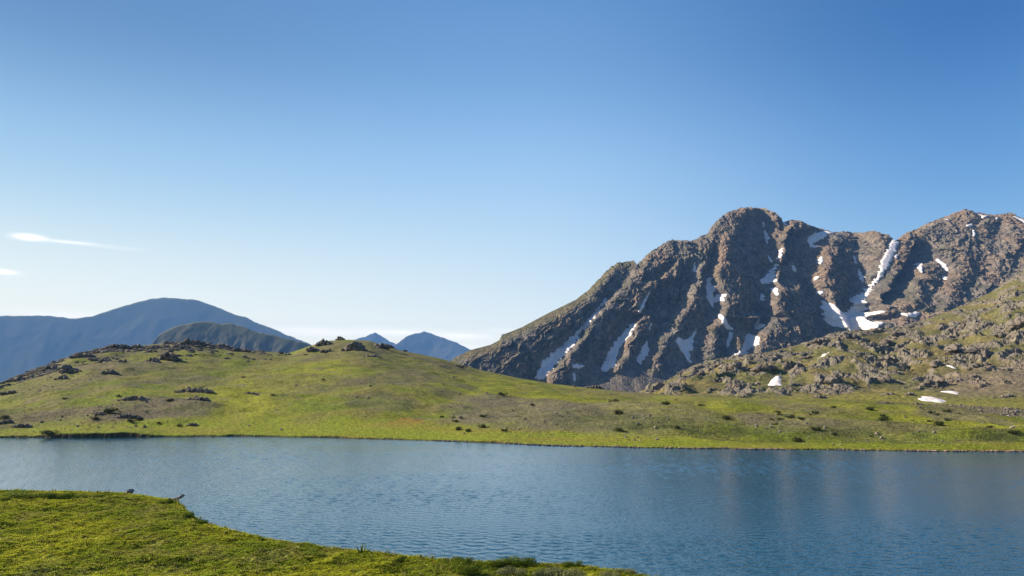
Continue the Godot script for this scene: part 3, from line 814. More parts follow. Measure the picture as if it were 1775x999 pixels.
func rocky_peak() -> void:
	build_skeleton()
	build_snow_mask()
	var back := 16
	var nv := PEAK_NV + back
	peak_pos.resize(PEAK_NU * nv)
	var col := PackedColorArray()
	col.resize(PEAK_NU * nv)
	var hue := noise_of(41, 130.0, 4)
	var hue2 := noise_of(42, 34.0, 4)
	var turf := noise_of(43, 50.0, 4)
	for i in PEAK_NU:
		var x := lerpf(PEAK_X0, PEAK_X1, float(i) / (PEAK_NU - 1))
		var top := height_along(peak_crest, x)
		var rocky := smooth(60.0, 330.0, x)
		top += rocky * (4.5 * ridge_wide.get_noise_2d(x, 0.0) + 2.0 * ridge_small.get_noise_2d(x, 50.0)) + 1.0
		for j in nv:
			var t := float(mini(j, PEAK_NV - 1)) / (PEAK_NV - 1)
			var over := maxi(j - PEAK_NV + 1, 0)
			var y := lerpf(-95.0, top, t)
			var below := top - y
			var calm := grid_at(snow_mask, x, y)
			# the shoulder that falls to the valley is a smooth grass slope along its crest; scree fans lie at the foot
			var shoulder := (1.0 - smooth(240.0, 420.0, x)) * (1.0 - smooth(6.0, 34.0, below))
			var cone := 2.0 + 38.0 * pow(0.5 + 0.5 * cos((x - 268.0) / 15.5), 1.5)
			var fan := (1.0 - smooth(cone - 6.0, cone + 10.0, y + 6.0 * patchy.get_noise_2d(x * 0.5, 3.0))) * smooth(130.0, 200.0, x) * (1.0 - smooth(380.0, 460.0, x))
			var c_noise := crag(x, y) * calm * (1.0 - 0.85 * shoulder) * (1.0 - 0.93 * fan)
			var d := peak_depth(x, y) * (1.0 - 0.7 * fan) + c_noise
			d += fan * (cone - y) * 0.35
			# round the crest
			d -= 14.0 * pow(1.0 - smooth(0.0, 16.0, below), 2.0) * (1.0 - shoulder * 0.3)
			d -= shoulder * 0.9 * (34.0 - minf(below, 34.0))
			var z := -(FACE_FOOT + FACE_LEAN * y) + d
			if over:
				y -= 0.25 * over * over + over * 0.6
				z -= over * 9.0
			var c := ROCK
			var h := hue.get_noise_2d(x, y * 0.8)
			var h2 := hue2.get_noise_2d(x, y * 0.6)
			c = c.lerp(WARM, clampf(0.38 + smooth(300.0, 700.0, x) * 0.35 + h * 1.1 + h2 * 0.6, 0.0, 1.0))
			c = c.lerp(DARK, clampf(0.18 - h * 0.9 + h2 * 1.2 - smooth(700.0, 1100.0, x) * 0.15, 0.0, 0.8))
			var g := turf.get_noise_2d(x, y)
			c = c.lerp(Color(0.135, 0.115, 0.045), shoulder * 0.85)
			c = c.lerp(Color(0.085, 0.088, 0.045), clampf(g * 1.6 - 0.25 + 0.2 * (1.0 - smooth(100.0, 500.0, x)) - smooth(250.0, 420.0, y) * 0.4, 0.0, 0.7) * (1.0 - fan))
			c = c.lerp(Color(0.145, 0.124, 0.104), fan * 0.9)
			peak_pos[j * PEAK_NU + i] = Vector3(x, y, z)
			col[j * PEAK_NU + i] = c * (1.0 / 0.62)
	tag(place(solid(sheet(PEAK_NU, nv, peak_pos, col, PackedVector2Array(), false), face_skin), "mountain"), "craggy grey and reddish rock peak with snow filled gullies beyond the lake", "mountain", "", "structure")


func peak_snow() -> void:
	var edge := noise_of(51, 7.0, 4)
	for s in peak_snow_lines:
		var line: Array = s[1]
		var box := box_of(line, 12.0)
		var step := 2.0
		var nu := int(box.size.x / step) + 2
		var nv := int(box.size.y / step) + 2
		var mesh := SurfaceTool.new()
		mesh.begin(Mesh.PRIMITIVE_TRIANGLES)
		var at := PackedVector3Array()
		var inside := PackedFloat32Array()
		at.resize(nu * nv)
		inside.resize(nu * nv)
		for j in nv:
			for i in nu:
				var x := box.position.x + i * step
				var y := box.position.y + j * step
				var d := line_distance(x, y, line) + (2.4 + 0.02 * box.size.x) * edge.get_noise_2d(x * 0.8, y * 0.5)
				var low := minf(y, height_along(peak_crest, x) + 1.0)
				var rock := peak_depth(x, low) + crag(x, low) * grid_at(snow_mask, x, low) * 0.85
				var below := height_along(peak_crest, x) - low
				rock -= 14.0 * pow(1.0 - smooth(0.0, 16.0, below), 2.0)
				at[j * nu + i] = Vector3(x, low, -(FACE_FOOT + FACE_LEAN * low) + rock - 5.0 + 9.8 * smooth(1.5, -3.0, d))
				inside[j * nu + i] = d
		for j in nv - 1:
			for i in nu - 1:
				var a := j * nu + i
				if minf(minf(inside[a], inside[a + 1]), minf(inside[a + nu], inside[a + nu + 1])) < 1.5:
					for q in [a, a + nu, a + 1, a + 1, a + nu, a + nu + 1]:
						mesh.set_smooth_group(0)
						mesh.add_vertex(at[q])
		mesh.index()
		mesh.generate_normals()
		tag(place(solid(mesh.commit(), snow_skin), "snow_patch"), s[0], "snow patch", "snow patches on the peak")


# ---------- the rock slope in front of the peak
const B0 := -1.0
const B1 := 1.0
var slope_table: PackedVector2Array
var shore_table: PackedVector2Array
var crest_table: PackedVector2Array
var soft_crest: PackedVector2Array
var ground_snow := [
	["white triangular snow patch on the grassy rock slope", [Vector3(132.83, -373.00, 0.57), Vector3(126.39, -359.00, 1.66), Vector3(120.51, -347.00, 2.93), Vector3(115.53, -341.00, 1.57)]],
	["sloping snow strip between crags of the rock slope", [Vector3(163.01, -411.00, 0.79), Vector3(169.37, -418.00, 1.61), Vector3(176.09, -424.00, 1.30), Vector3(181.52, -429.00, 0.66)]],
	["small snow patch at the edge of the great shadow", [Vector3(215.70, -375.00, 1.15), Vector3(215.91, -371.00, 1.71), Vector3(216.96, -368.00, 0.85)]],
	["tiny blue shaded snow scrap inside the great shadow", [Vector3(229.59, -360.00, 0.69), Vector3(230.37, -359.50, 0.55)]],
	["thin flat snow lens on the pink gravel", [Vector3(181.10, -318.50, 1.22), Vector3(184.20, -318.00, 2.20), Vector3(186.45, -316.50, 0.97)]],
	["low white snow mound at the back of the plateau", [Vector3(162.87, -300.50, 1.62), Vector3(167.38, -302.00, 2.79), Vector3(169.90, -300.00, 1.61)]]]
var bump_a := noise_of(61, 48.0, 3)
var bump_b := noise_of(62, 13.0, 4, true)
var bump_c := noise_of(63, 34.0, 3)
var combed := noise_of(65, 9.0, 4)
var bump_d := noise_of(64, 5.0, 3, true)


const SNOW_BANK := Vector2(135.0, -380.5)


func slope_base(x: float, z: float) -> Vector3:
	var top := table_at(slope_table, B0, B1, x / -z)
	var t := (-z - SLOPE_FOOT) / (top.x - SLOPE_FOOT)
	var s := clampf(t, 0.0, 1.0)
	return Vector3(2.0 + (top.y - 2.0) * (0.75 * s + 0.25 * s * s) - 0.05 * maxf(SLOPE_FOOT + z, 0.0) + 5.0 * exp(-(pow(x - SNOW_BANK.x, 2.0) + pow(z - SNOW_BANK.y, 2.0)) / 150.0), t, top.x)


func slope_crag(x: float, z: float, t: float) -> Vector2:
	# (height of the crags, how rocky)
	var rocky := clampf(0.64 + bump_c.get_noise_2d(x * 1.3, z * 1.1) * 3.0, 0.0, 1.0) * smooth(0.02, 0.22, t + 0.12 * patchy.get_noise_2d(x, z))
	var q := (x * 0.62 + z * 0.42) / 14.0 + 1.3 * bump_a.get_noise_2d(x * 1.4 + 80.0, z * 1.4)
	var f := q - floorf(q)
	var step := (f / 0.78 if f < 0.78 else (1.0 - f) / 0.22) - 0.5
	var q2 := (x * 0.8 + z * 0.4) / 6.5 + 1.1 * patchy.get_noise_2d(x * 1.3, z * 1.3 + 40.0)
	var f2 := q2 - floorf(q2)
	var step2 := (f2 / 0.75 if f2 < 0.75 else (1.0 - f2) / 0.25) - 0.5
	rocky *= slope_calm(x, z)
	var tall := 2.9 * step + 1.0 * step2 + 1.5 * bump_b.get_noise_2d(x, z) + 0.8 * bump_d.get_noise_2d(x, z)
	return Vector2(rocky * tall, rocky * clampf(0.45 + 0.9 * bump_b.get_noise_2d(x, z) + 0.35 * step + 0.5 * bump_d.get_noise_2d(x, z), 0.0, 1.0))


func slope_calm(x: float, z: float) -> float:
	# low where snow lies, so that it lies smoothly
	var best := 1.0
	for s in ground_snow:
		var line: Array = s[1]
		var a: Vector3 = line[0]
		if absf(x - a.x) < 34.0 and absf(z - a.y) < 60.0:
			best = minf(best, smooth(0.0, 3.5, line_distance(x, z * 0.28, s[2])))
	return best


func slope_height(x: float, z: float) -> float:
	var b := slope_base(x, z)
	var hold := sin(PI * clampf(b.y, 0.0, 1.0))
	var h := b.x + slope_crag(x, z, b.y).x * (0.35 + 0.65 * hold) + 5.5 * bump_a.get_noise_2d(x * 1.2, z * 1.2) * hold
	if b.y > 1.0:
		var past := -z - b.z
		h -= 0.012 * past * past
	return h


func rock_slope() -> void:
	slope_table = bearing_table(slope_crest, B0, B1, 700)
	for s in ground_snow:
		# widths are across the line of sight; the ground is seen at a slant, so depths count for less
		var flat := []
		for p: Vector3 in s[1]:
			flat.append(Vector3(p.x, p.y * 0.28, p.z))
		s.append(flat)
	var nu := 860
	var nv := 330
	var pos := PackedVector3Array()
	var col := PackedColorArray()
	var uv_ := PackedVector2Array()
	pos.resize(nu * nv)
	col.resize(nu * nv)
	for i in nu:
		var u := lerpf(0.04, 0.90, float(i) / (nu - 1))
		var top := table_at(slope_table, B0, B1, u)
		for j in nv:
			var depth := lerpf(SLOPE_FOOT - 75.0, top.x, pow(float(j) / (nv - 22), 0.85)) if j < nv - 21 else top.x + 2.0 * (j - nv + 22)
			var x := u * depth
			var z := -depth
			var t := (depth - SLOPE_FOOT) / (top.x - SLOPE_FOOT)
			var k := slope_crag(x, z, t)
			var n := patchy.get_noise_2d(x, z)
			var grass := Color(0.128, 0.124, 0.050).lerp(STRAW, clampf(0.25 + broad.get_noise_2d(x, z) * 1.2 + n * 0.4, 0.0, 0.65))
			grass = grass.lerp(LIME, (1.0 - smooth(0.04, 0.16, t)) * 0.4)
			var stone := ROCK.lerp(DARK, clampf(0.3 + mid.get_noise_2d(x, z) * 1.2, 0.0, 1.0)).lerp(WARM, clampf(n, 0.0, 0.5))
			stone = stone.lerp(Color(0.150, 0.140, 0.105), 0.35)
			var gravel := smooth(0.52, 0.62, u + 0.04 * n) * (1.0 - smooth(0.16, 0.34, t + 0.1 * n)) * smooth(0.0, 0.07, t)
			var c := grass.lerp(stone, smooth(0.26, 0.60, k.y)).lerp(Color(0.17, 0.135, 0.105), gravel * 0.75)
			c = c.lerp(LIME, smooth(0.78, 0.86, u) * 0.12 * smooth(0.6, 0.9, t))
			pos[j * nu + i] = Vector3(x, slope_height(x, z), z)
			col[j * nu + i] = c * (1.0 / 0.62)
	tag(place(solid(sheet(nu, nv, pos, col, uv_, false), rock_skin), "rocky_hillside"), "rugged hillside of broken crags and thin grass below the rock peak", "hillside", "", "structure")


# ---------- the meadow hill across the lake
func meadow_place(x: float, z: float) -> Vector3:
	# (share of the way from shore to crest, crest depth, crest height)
	var u := x / -z
	var s := table_at(shore_table, B0, B1, u)
	var c := table_at(crest_table, B0, B1, u)
	var t := (-z - s.x) / (c.x - s.x)
	return Vector3(t, c.x, lerpf(table_at(soft_crest, B0, B1, u).y, c.y, smooth(0.45, 1.0, t)))


var jag := noise_of(71, 9.0, 4)


func water_edge(x: float, z: float, m: Vector3) -> float:
	# metres inland from the ragged far waterline
	return m.x * (m.y + z) / maxf(1.0 - m.x, 0.05) - 1.0 + 1.5 * jag.get_noise_2d(x * 0.6, z)


func meadow_height(x: float, z: float) -> float:
	var m := meadow_place(x, z)
	var t := m.x
	var edge := water_edge(x, z, m)
	if edge < 0.0:
		return -0.2
	var rise := 0.35 * smooth(0.0, 0.5, edge) - 0.2
	var hold := smooth(0.02, 0.15, t) * (1.0 - smooth(0.8, 1.0, t))
	var h := 0.0
	if t <= 1.0:
		h = (m.z - 0.35) * maxf(t, 0.0) * (1.25 - 0.25 * t)
	else:
		var past := -z - m.y
		h = maxf(m.z - 0.35 - 0.0016 * past * past, minf(m.z - 0.35, -6.0) if x < 0.0 else -1.5)
	h += hold * (1.5 * broad.get_noise_2d(x, z) + 0.7 * patchy.get_noise_2d(x, z)) + 0.10 * mid.get_noise_2d(x, z) * smooth(0.0, 0.03, t)
	h += hold * 0.5 * combed.get_noise_2d(x * 0.3, z)
	h += 0.9 * smooth(0.10, 0.22, t) * (1.0 - smooth(0.30, 0.9, t)) * smooth(-0.05, 0.12, x / -z)
	for p in meadow_patches:
		if p[6] > 0.0:
			var dx: float = (x - p[0]) / p[2]
			var dz: float = (z - p[1]) / p[3]
			var r := dx * dx + dz * dz
			if r < 1.6:
				h += p[6] * (1.0 - smooth(0.2, 1.6, r))
	return h + rise


func meadow_color(x: float, z: float) -> Color:
	var m := meadow_place(x, z)
	var t := m.x
	var u := x / -z
	var b := broad.get_noise_2d(x * 0.8, z * 0.35)
	var n := patchy.get_noise_2d(x, z * 0.6)
	var k := combed.get_noise_2d(x * 0.28 + 70.0, z) * 1.2
	var c := GREEN.lerp(LIME, clampf(0.42 + b * 1.5 + n * 0.4 + k * 0.7, 0.0, 1.0))
	c = c.lerp(STRAW, clampf(0.12 + n * 0.9 - b * 0.7 + k * 0.35 + 0.15 * smooth(0.3, 0.9, t), 0.0, 0.65))
	c = c.lerp(BROWN, clampf(bump_c.get_noise_2d(x * 0.7, z * 0.4) * 2.0 - 0.25 + k * 0.3, 0.0, 0.6))
	for p in meadow_patches:
		var dx: float = (x - p[0]) / p[2] + n * 0.25
		var dz: float = (z - p[1]) / p[3] + k * 0.12
		var r := dx * dx + dz * dz
		if r < 1.5:
			var share: float = p[5] * (1.0 - smooth(0.55, 1.25, r)) * clampf(1.05 + k * 0.8, 0.0, 1.12)
			c = c.lerp(SCREE if p[4] == "scree" else BROWN if p[4] == "brown" else RUST, share)
	var worn := smooth(0.30, 0.52, jag.get_noise_2d(x * 0.55, z * 1.1 + 300.0)) * smooth(0.06, 0.14, t)
	c = c.lerp(SCREE.lerp(BROWN, clampf(0.5 + n, 0.0, 1.0)), worn * 0.6)
	c = c.lerp(DEEP, smooth(0.34, 0.55, jag.get_noise_2d(x * 0.8 + 500.0, z * 1.6)) * 0.4)
	# the crest of the hill's outer end is broken rock and heather
	c = c.lerp(BROWN.lerp(DARK, 0.4), smooth(0.68, 0.86, t + 0.10 * n) * (1.0 - smooth(-0.36, -0.28, u)) * clampf(0.55 + k * 1.2 + n * 0.6, 0.0, 1.0))
	# the steep damp bank on the nearer side
	c = c.lerp(DEEP, smooth(0.09, 0.13, t + n * 0.02) * (1.0 - smooth(0.19, 0.27, t + n * 0.03)) * smooth(-0.02, 0.10, u) * clampf(0.6 + k * 0.8, 0.0, 1.0) * 0.75)
	# lush rim by the water
	var rim := (1.0 - smooth(0.055, 0.10, t + n * 0.03))
	c = c.lerp(Color(0.205, 0.240, 0.015).lerp(Color(0.26, 0.20, 0.035), clampf(k * 1.2, 0.0, 0.45)), rim * 0.9)
	c = c.lerp(Color(0.14, 0.122, 0.058), 0.12 + 0.12 * smooth(0.3, 0.9, t))
	c = c.lerp(SOIL, 1.0 - smooth(0.15, 0.5, water_edge(x, z, m)))
	return c


func far_meadow() -> void:
	shore_table = bearing_table(far_shore, B0, B1, 900)
	crest_table = bearing_table(hill_crest, B0, B1, 900)
	soft_crest = crest_table.duplicate()
	for pass_ in 3:
		var from := soft_crest.duplicate()
		var sum := Vector2.ZERO
		for k in 41:
			sum += from[k]
		for i in range(20, from.size() - 21):
			soft_crest[i] = sum / 41.0
			sum += from[i + 21] - from[i - 20]
	var nu := 960
	var nv := 262
	var back := 16
	var pos := PackedVector3Array()
	var col := PackedColorArray()
	var uv_ := PackedVector2Array()
	pos.resize(nu * nv)
	col.resize(nu * nv)
	uv_.resize(nu * nv)
	for i in nu:
		var u := lerpf(-0.86, 0.90, float(i) / (nu - 1))
		var s := table_at(shore_table, B0, B1, u)
		var c := table_at(crest_table, B0, B1, u)
		for j in nv:
			var depth := 0.0
			if j < 22:
				depth = s.x - 1.2 + 0.2 * j
			elif j < nv - back:
				depth = lerpf(s.x + 3.0, c.x, pow(float(j - 21) / (nv - back - 22), 1.15))
			else:
				depth = c.x + 5.0 * (j - nv + back + 1)
			var x := u * depth
			var z := -depth
			pos[j * nu + i] = Vector3(x, meadow_height(x, z), z)
			col[j * nu + i] = meadow_color(x, z) * (1.0 / 0.62)
			uv_[j * nu + i] = Vector2(x, z)
	tag(place(solid(sheet(nu, nv, pos, col, uv_), ground_skin), "meadow_hill"), "broad green hill of alpine meadow rising from the far lakeshore", "hill", "", "structure")


# ---------- the bank on this side
func bank_reach(x: float, z: float) -> float:
	# distance inland from the shoreline; negative over water
	var best := 1e9
	var shore_z := 0.0
	var a: Vector3 = near_shore[0]
	for k in range(1, near_shore.size()):
		var b: Vector3 = near_shore[k]
		var ab := Vector2(b.x - a.x, b.z - a.z)
		var t := clampf(Vector2(x - a.x, z - a.z).dot(ab) / ab.length_squared(), 0.0, 1.0)
		best = minf(best, Vector2(x - a.x - ab.x * t, z - a.z - ab.y * t).length())
		if x >= a.x and x <= b.x:
			shore_z = lerpf(a.z, b.z, (x - a.x) / (b.x - a.x))
		a = b
	return best if z > shore_z else -best


func bank_height(x: float, z: float) -> float:
	var s := bank_reach(x, z) + 0.35 * mid.get_noise_2d(x * 2.0, z * 2.0)
	var away := Vector2(x, z).length()
	var h := -0.3 + 0.58 * smooth(-0.15, 0.25, s)
	if s > 0.0:
		h += 0.012 * s + 0.0011 * s * s + 10.5 * pow(clampf(1.0 - away / 38.0, 0.0, 1.0), 1.6)
		h += smooth(0.0, 3.0, s) * (0.30 * patchy.get_noise_2d(x, z) + 0.22 * mid.get_noise_2d(x, z) + 0.13 * fine.get_noise_2d(x, z))
	return h


func bank_color(x: float, z: float) -> Color:
	var n := patchy.get_noise_2d(x * 1.3, z * 0.9)
	var k := mid.get_noise_2d(x * 1.4, z)
	var f := fine.get_noise_2d(x * 0.7, z * 0.7)
	var c := GREEN.lerp(LIME, clampf(0.55 + n * 1.2 + k * 0.6, 0.0, 1.0))
	c = c.lerp(STRAW, clampf(-0.12 + k * 0.8 - n * 0.5 + f * 0.4, 0.0, 0.4))
	c = c.lerp(DEEP, clampf(-k * 1.1 + f * 0.8 - 0.15, 0.0, 0.7))
	# bare soil at the tip of the bank
	var bare := 1.0 - smooth(0.5, 1.2, Vector2((x + 2.3) / 6.4, (z + 53.3) / 1.35).length() + 0.3 * k)
	c = (c * 1.25).lerp(Color(0.20, 0.150, 0.105), bare * 0.9)
	return c


func near_bank() -> void:
	var nu := 480
	var nv := 280
	var pos := PackedVector3Array()
	var col := PackedColorArray()
	var uv_ := PackedVector2Array()
	pos.resize(nu * nv)
	col.resize(nu * nv)
	uv_.resize(nu * nv)
	for i in nu:
		var f := float(i) / (nu - 1)
		var x := lerpf(-74.0, 34.0, f) + 60.0 * (pow(maxf(f - 0.9, 0.0) / 0.1, 2.0) - pow(maxf(0.1 - f, 0.0) / 0.1, 2.0))
		for j in nv:
			var g := float(j) / (nv - 1)
			var z := lerpf(-30.0, -97.0, g) + 42.0 * pow(maxf(0.1 - g, 0.0) / 0.1, 2.0)
			var s := bank_reach(x, z)
			pos[j * nu + i] = Vector3(x, bank_height(x, z), z)
			var c := bank_color(x, z)
			col[j * nu + i] = (c.lerp(SOIL, 1.0 - smooth(0.1, 0.6, s))) * (1.0 / 0.62)
			uv_[j * nu + i] = Vector2(x, z)
	tag(place(solid(sheet(nu, nv, pos, col, uv_), ground_skin), "near_meadow"), "bright green grassy bank curving along the near side of the lake", "meadow", "", "structure")


# ---------- water
const WAVE_SLOPE := 0.052


func lake() -> void:
	var gust := noise_of(82, 42.0, 3)
	var r := RandomNumberGenerator.new()
	r.seed = 83
	var waves := []
	for k in 14:
		var length := exp(r.randf_range(log(0.5), log(1.25)))
		var heading := 1.68 + r.randfn() * 0.62
		var turns := TAU / length
		waves.append([cos(heading) * turns, sin(heading) * turns, r.randf() * TAU, WAVE_SLOPE * 0.38 / turns])
	var nu := 420
	var nv := 880
	var pos := PackedVector3Array()
	var uv_ := PackedVector2Array()
	pos.resize(nu * nv)
	uv_.resize(nu * nv)
	for j in nv:
		var z := -lerpf(24.0, 180.0, pow(float(j) / (nv - 1), 1.25))
		for i in nu:
			var x := lerpf(-0.86, 0.86, float(i) / (nu - 1)) * maxf(-z, 60.0)
			var g := gust.get_noise_2d(x, z)
			var g2 := gust.get_noise_2d(x * 1.3 + 400.0, z * 1.3)
			var ax := x + 1.5 * g
			var az := z + 1.5 * g2
			var y := 0.0
			for w in waves:
				y += w[3] * sin(w[0] * ax + w[1] * az + w[2])
			pos[j * nu + i] = Vector3(x, y * clampf(1.0 + 1.5 * gust.get_noise_2d(x * 0.5 + 90.0, z * 1.4), 0.35, 1.8), z)
			uv_[j * nu + i] = Vector2(ax, az)
	tag(place(solid(sheet(nu, nv, pos, PackedColorArray(), uv_), water_skin), "lake_water"), "wide blue lake with wind ripples between the near bank and the meadow hill", "lake", "", "structure")


# ---------- shared shapes
var stones: Array[Mesh] = []
var shrub_meshes := []
var tufts: Array[Mesh] = []


func rock_shape(st: SurfaceTool, number: int, centre: Vector3, size: Vector3, tint: Color, turn := 0.0, tilt := 0.0, cuts := 13) -> void:
	# a boulder: a ball cut by random planes
	var r := RandomNumberGenerator.new()
	r.seed = number
	var planes := []
	for k in cuts:
		var d := Vector3(r.randfn(), r.randfn() * 0.9, r.randfn()).normalized()
		planes.append([d, r.randf_range(0.48, 0.88)])
	var around := 14
	var up := 8
	var basis_ := Basis(Vector3.UP, turn) * Basis(Vector3(0, 0, 1), tilt)
	st.set_smooth_group(-1)
	var ring := []
	for j in up + 1:
		var row := []
		for i in around:
			var a := TAU * (i + 0.5 * (j % 2)) / around
			var e := PI * (float(j) / up - 0.5)
			var d := Vector3(cos(a) * cos(e), sin(e), sin(a) * cos(e))
			var reach := 1.0
			for p in planes:
				var dot: float = d.dot(p[0])
				if dot > 0.05:
					reach = minf(reach, p[1] / dot)
			row.append(centre + basis_ * (d * reach * (1.0 + r.randf_range(-0.04, 0.04)) * size))
		ring.append(row)
	for j in up:
		for i in around:
			var n := (i + 1) % around
			st.set_color(tint * (0.9 + 0.2 * r.randf()))
			for q in [ring[j][i], ring[j + 1][i], ring[j][n], ring[j][n], ring[j + 1][i], ring[j + 1][n]]:
				st.add_vertex(q)


func outcrop(number: int, width: float, height: float, tint: Color) -> Mesh:
	# beds of rock leaning the same way, broken into blocks
	var r := RandomNumberGenerator.new()
	r.seed = number
	var st := SurfaceTool.new()
	st.begin(Mesh.PRIMITIVE_TRIANGLES)
	var count := clampi(int(width / maxf(height, 0.3) * 5.0), 14, 32)
	var lean := r.randf_range(0.10, 0.32)
	for k in count:
		var f := (k + r.randf()) / count * 2.0 - 1.0
		var crown := height * (1.0 - 0.75 * f * f)
		var tall := crown * r.randf_range(0.30, 0.62)
		var w := maxf(width / count * 1.5, height * 0.26) * r.randf_range(0.7, 1.7)
		var deep := maxf(height * 0.7, width * 0.12) * r.randf_range(0.5, 1.0)
		var c := tint.lerp(DARK, r.randf() * 0.4).lerp(WARM, r.randf() * 0.25)
		rock_shape(st, number * 31 + k, Vector3(f * width * 0.5, (crown - tall) * r.randf_range(0.0, 0.9), r.randf_range(-0.5, 0.35) * deep), Vector3(w, tall, deep), c * (1.0 / 0.62), r.randf_range(-0.5, 0.5), -lean, 10)
	st.generate_normals()
	return st.commit()


func leafy(number: int, leaves: int, leaf: float, size: Vector3, light: Color, deep: Color) -> Mesh:
	# many small leaf faces on lobes of uneven size
	var r := RandomNumberGenerator.new()
	r.seed = number
	var lobes := []
	for k in 8:
		lobes.append([Vector3(r.randf_range(-0.62, 0.62), r.randf_range(0.25, 0.62), r.randf_range(-0.62, 0.62)), r.randf_range(0.28, 0.45)])
	var st := SurfaceTool.new()
	st.begin(Mesh.PRIMITIVE_TRIANGLES)
	for k in leaves:
		var lobe: Array = lobes[k % lobes.size()]
		var d := Vector3(r.randfn(), r.randfn(), r.randfn()).normalized()
		var p: Vector3 = lobe[0] + d * lobe[1] * (1.0 - 0.5 * pow(r.randf(), 2.0))
		p.y = absf(p.y)
		p *= size
		var n := (d + Vector3(r.randfn(), r.randfn() + 0.6, r.randfn()) * 0.7).normalized()
		var a := n.cross(Vector3(r.randfn(), r.randfn(), r.randfn())).normalized() * leaf * r.randf_range(0.6, 1.3)
		var b := n.cross(a).normalized() * leaf * r.randf_range(0.3, 0.5)
		st.set_color(deep.lerp(light, r.randf()))
		for q in [p - a, p + b, p + a, p - a, p + a, p - b]:
			st.set_normal(n)
			st.add_vertex(q)
	return st.commit()


func twigs(number: int, size: Vector3) -> Mesh:
	var r := RandomNumberGenerator.new()
	r.seed = number
	var st := SurfaceTool.new()
	st.begin(Mesh.PRIMITIVE_TRIANGLES)
	for k in 9:
		var a := TAU * k / 9.0 + r.randf() * 0.5
		var tip := Vector3(cos(a) * r.randf_range(0.3, 0.8), r.randf_range(0.5, 0.9), sin(a) * r.randf_range(0.3, 0.8)) * size
		var foot := Vector3(cos(a), -0.1, sin(a)) * size * 0.08
		var wide := size.y * 0.035
		for side in 3:
			var p := Vector3(cos(TAU * side / 3.0), 0, sin(TAU * side / 3.0)) * wide
			var q := Vector3(cos(TAU * (side + 1) / 3.0), 0, sin(TAU * (side + 1) / 3.0)) * wide
			for v in [foot + p, tip + p * 0.3, foot + q, foot + q, tip + p * 0.3, tip + q * 0.3]:
				st.add_vertex(v)
	st.generate_normals()
	return st.commit()


func tuft(number: int, blades: int, tall: float, wide: float) -> Mesh:
	var r := RandomNumberGenerator.new()
	r.seed = number
	var st := SurfaceTool.new()
	st.begin(Mesh.PRIMITIVE_TRIANGLES)
	for k in blades:
		var a := r.randf() * TAU
		var foot := Vector3(cos(a), 0, sin(a)) * wide * sqrt(r.randf())
		var out_ := Vector3(cos(a), 0, sin(a)).rotated(Vector3.UP, r.randfn() * 0.6)
		var h := tall * r.randf_range(0.55, 1.1)
		var side := out_.cross(Vector3.UP) * tall * r.randf_range(0.05, 0.09)
		var bend := foot + out_ * h * 0.18 + Vector3.UP * h * 0.6
		var tip := foot + out_ * h * r.randf_range(0.35, 0.7) + Vector3.UP * h
		var shade := r.randf_range(0.75, 1.1)
		st.set_color(Color(shade, shade, shade * 0.9))
		var n := (Vector3.UP * 0.8 + out_ * 0.5).normalized()
		for q in [foot - side, bend - side * 0.8, foot + side, foot + side, bend - side * 0.8, bend + side * 0.8, bend - side * 0.8, tip, bend + side * 0.8]:
			st.set_normal(n)
			st.add_vertex(q)
	return st.commit()


func prepare_meshes() -> void:
	for k in 8:
		var st := SurfaceTool.new()
		st.begin(Mesh.PRIMITIVE_TRIANGLES)
		rock_shape(st, 500 + k, Vector3.ZERO, Vector3(1.0, 0.75, 0.85), Color(1, 1, 1), k, 0.2)
		st.generate_normals()
		stones.append(st.commit())
	for k in 4:
		shrub_meshes.append([leafy(600 + k, 900, 0.085, Vector3(1.0, 0.9, 1.0), Color(0.058, 0.066, 0.014), Color(0.022, 0.030, 0.008)), twigs(640 + k, Vector3(0.8, 0.7, 0.8))])
	for k in 3:
		tufts.append(tuft(700 + k, 11, 1.0, 0.55))


func tinted(mesh: Mesh, c: Color, called: String) -> StandardMaterial3D:
	var m: StandardMaterial3D = stone_skin.duplicate()
	m.albedo_color = c.linear_to_srgb()
	m.resource_name = called
	return m


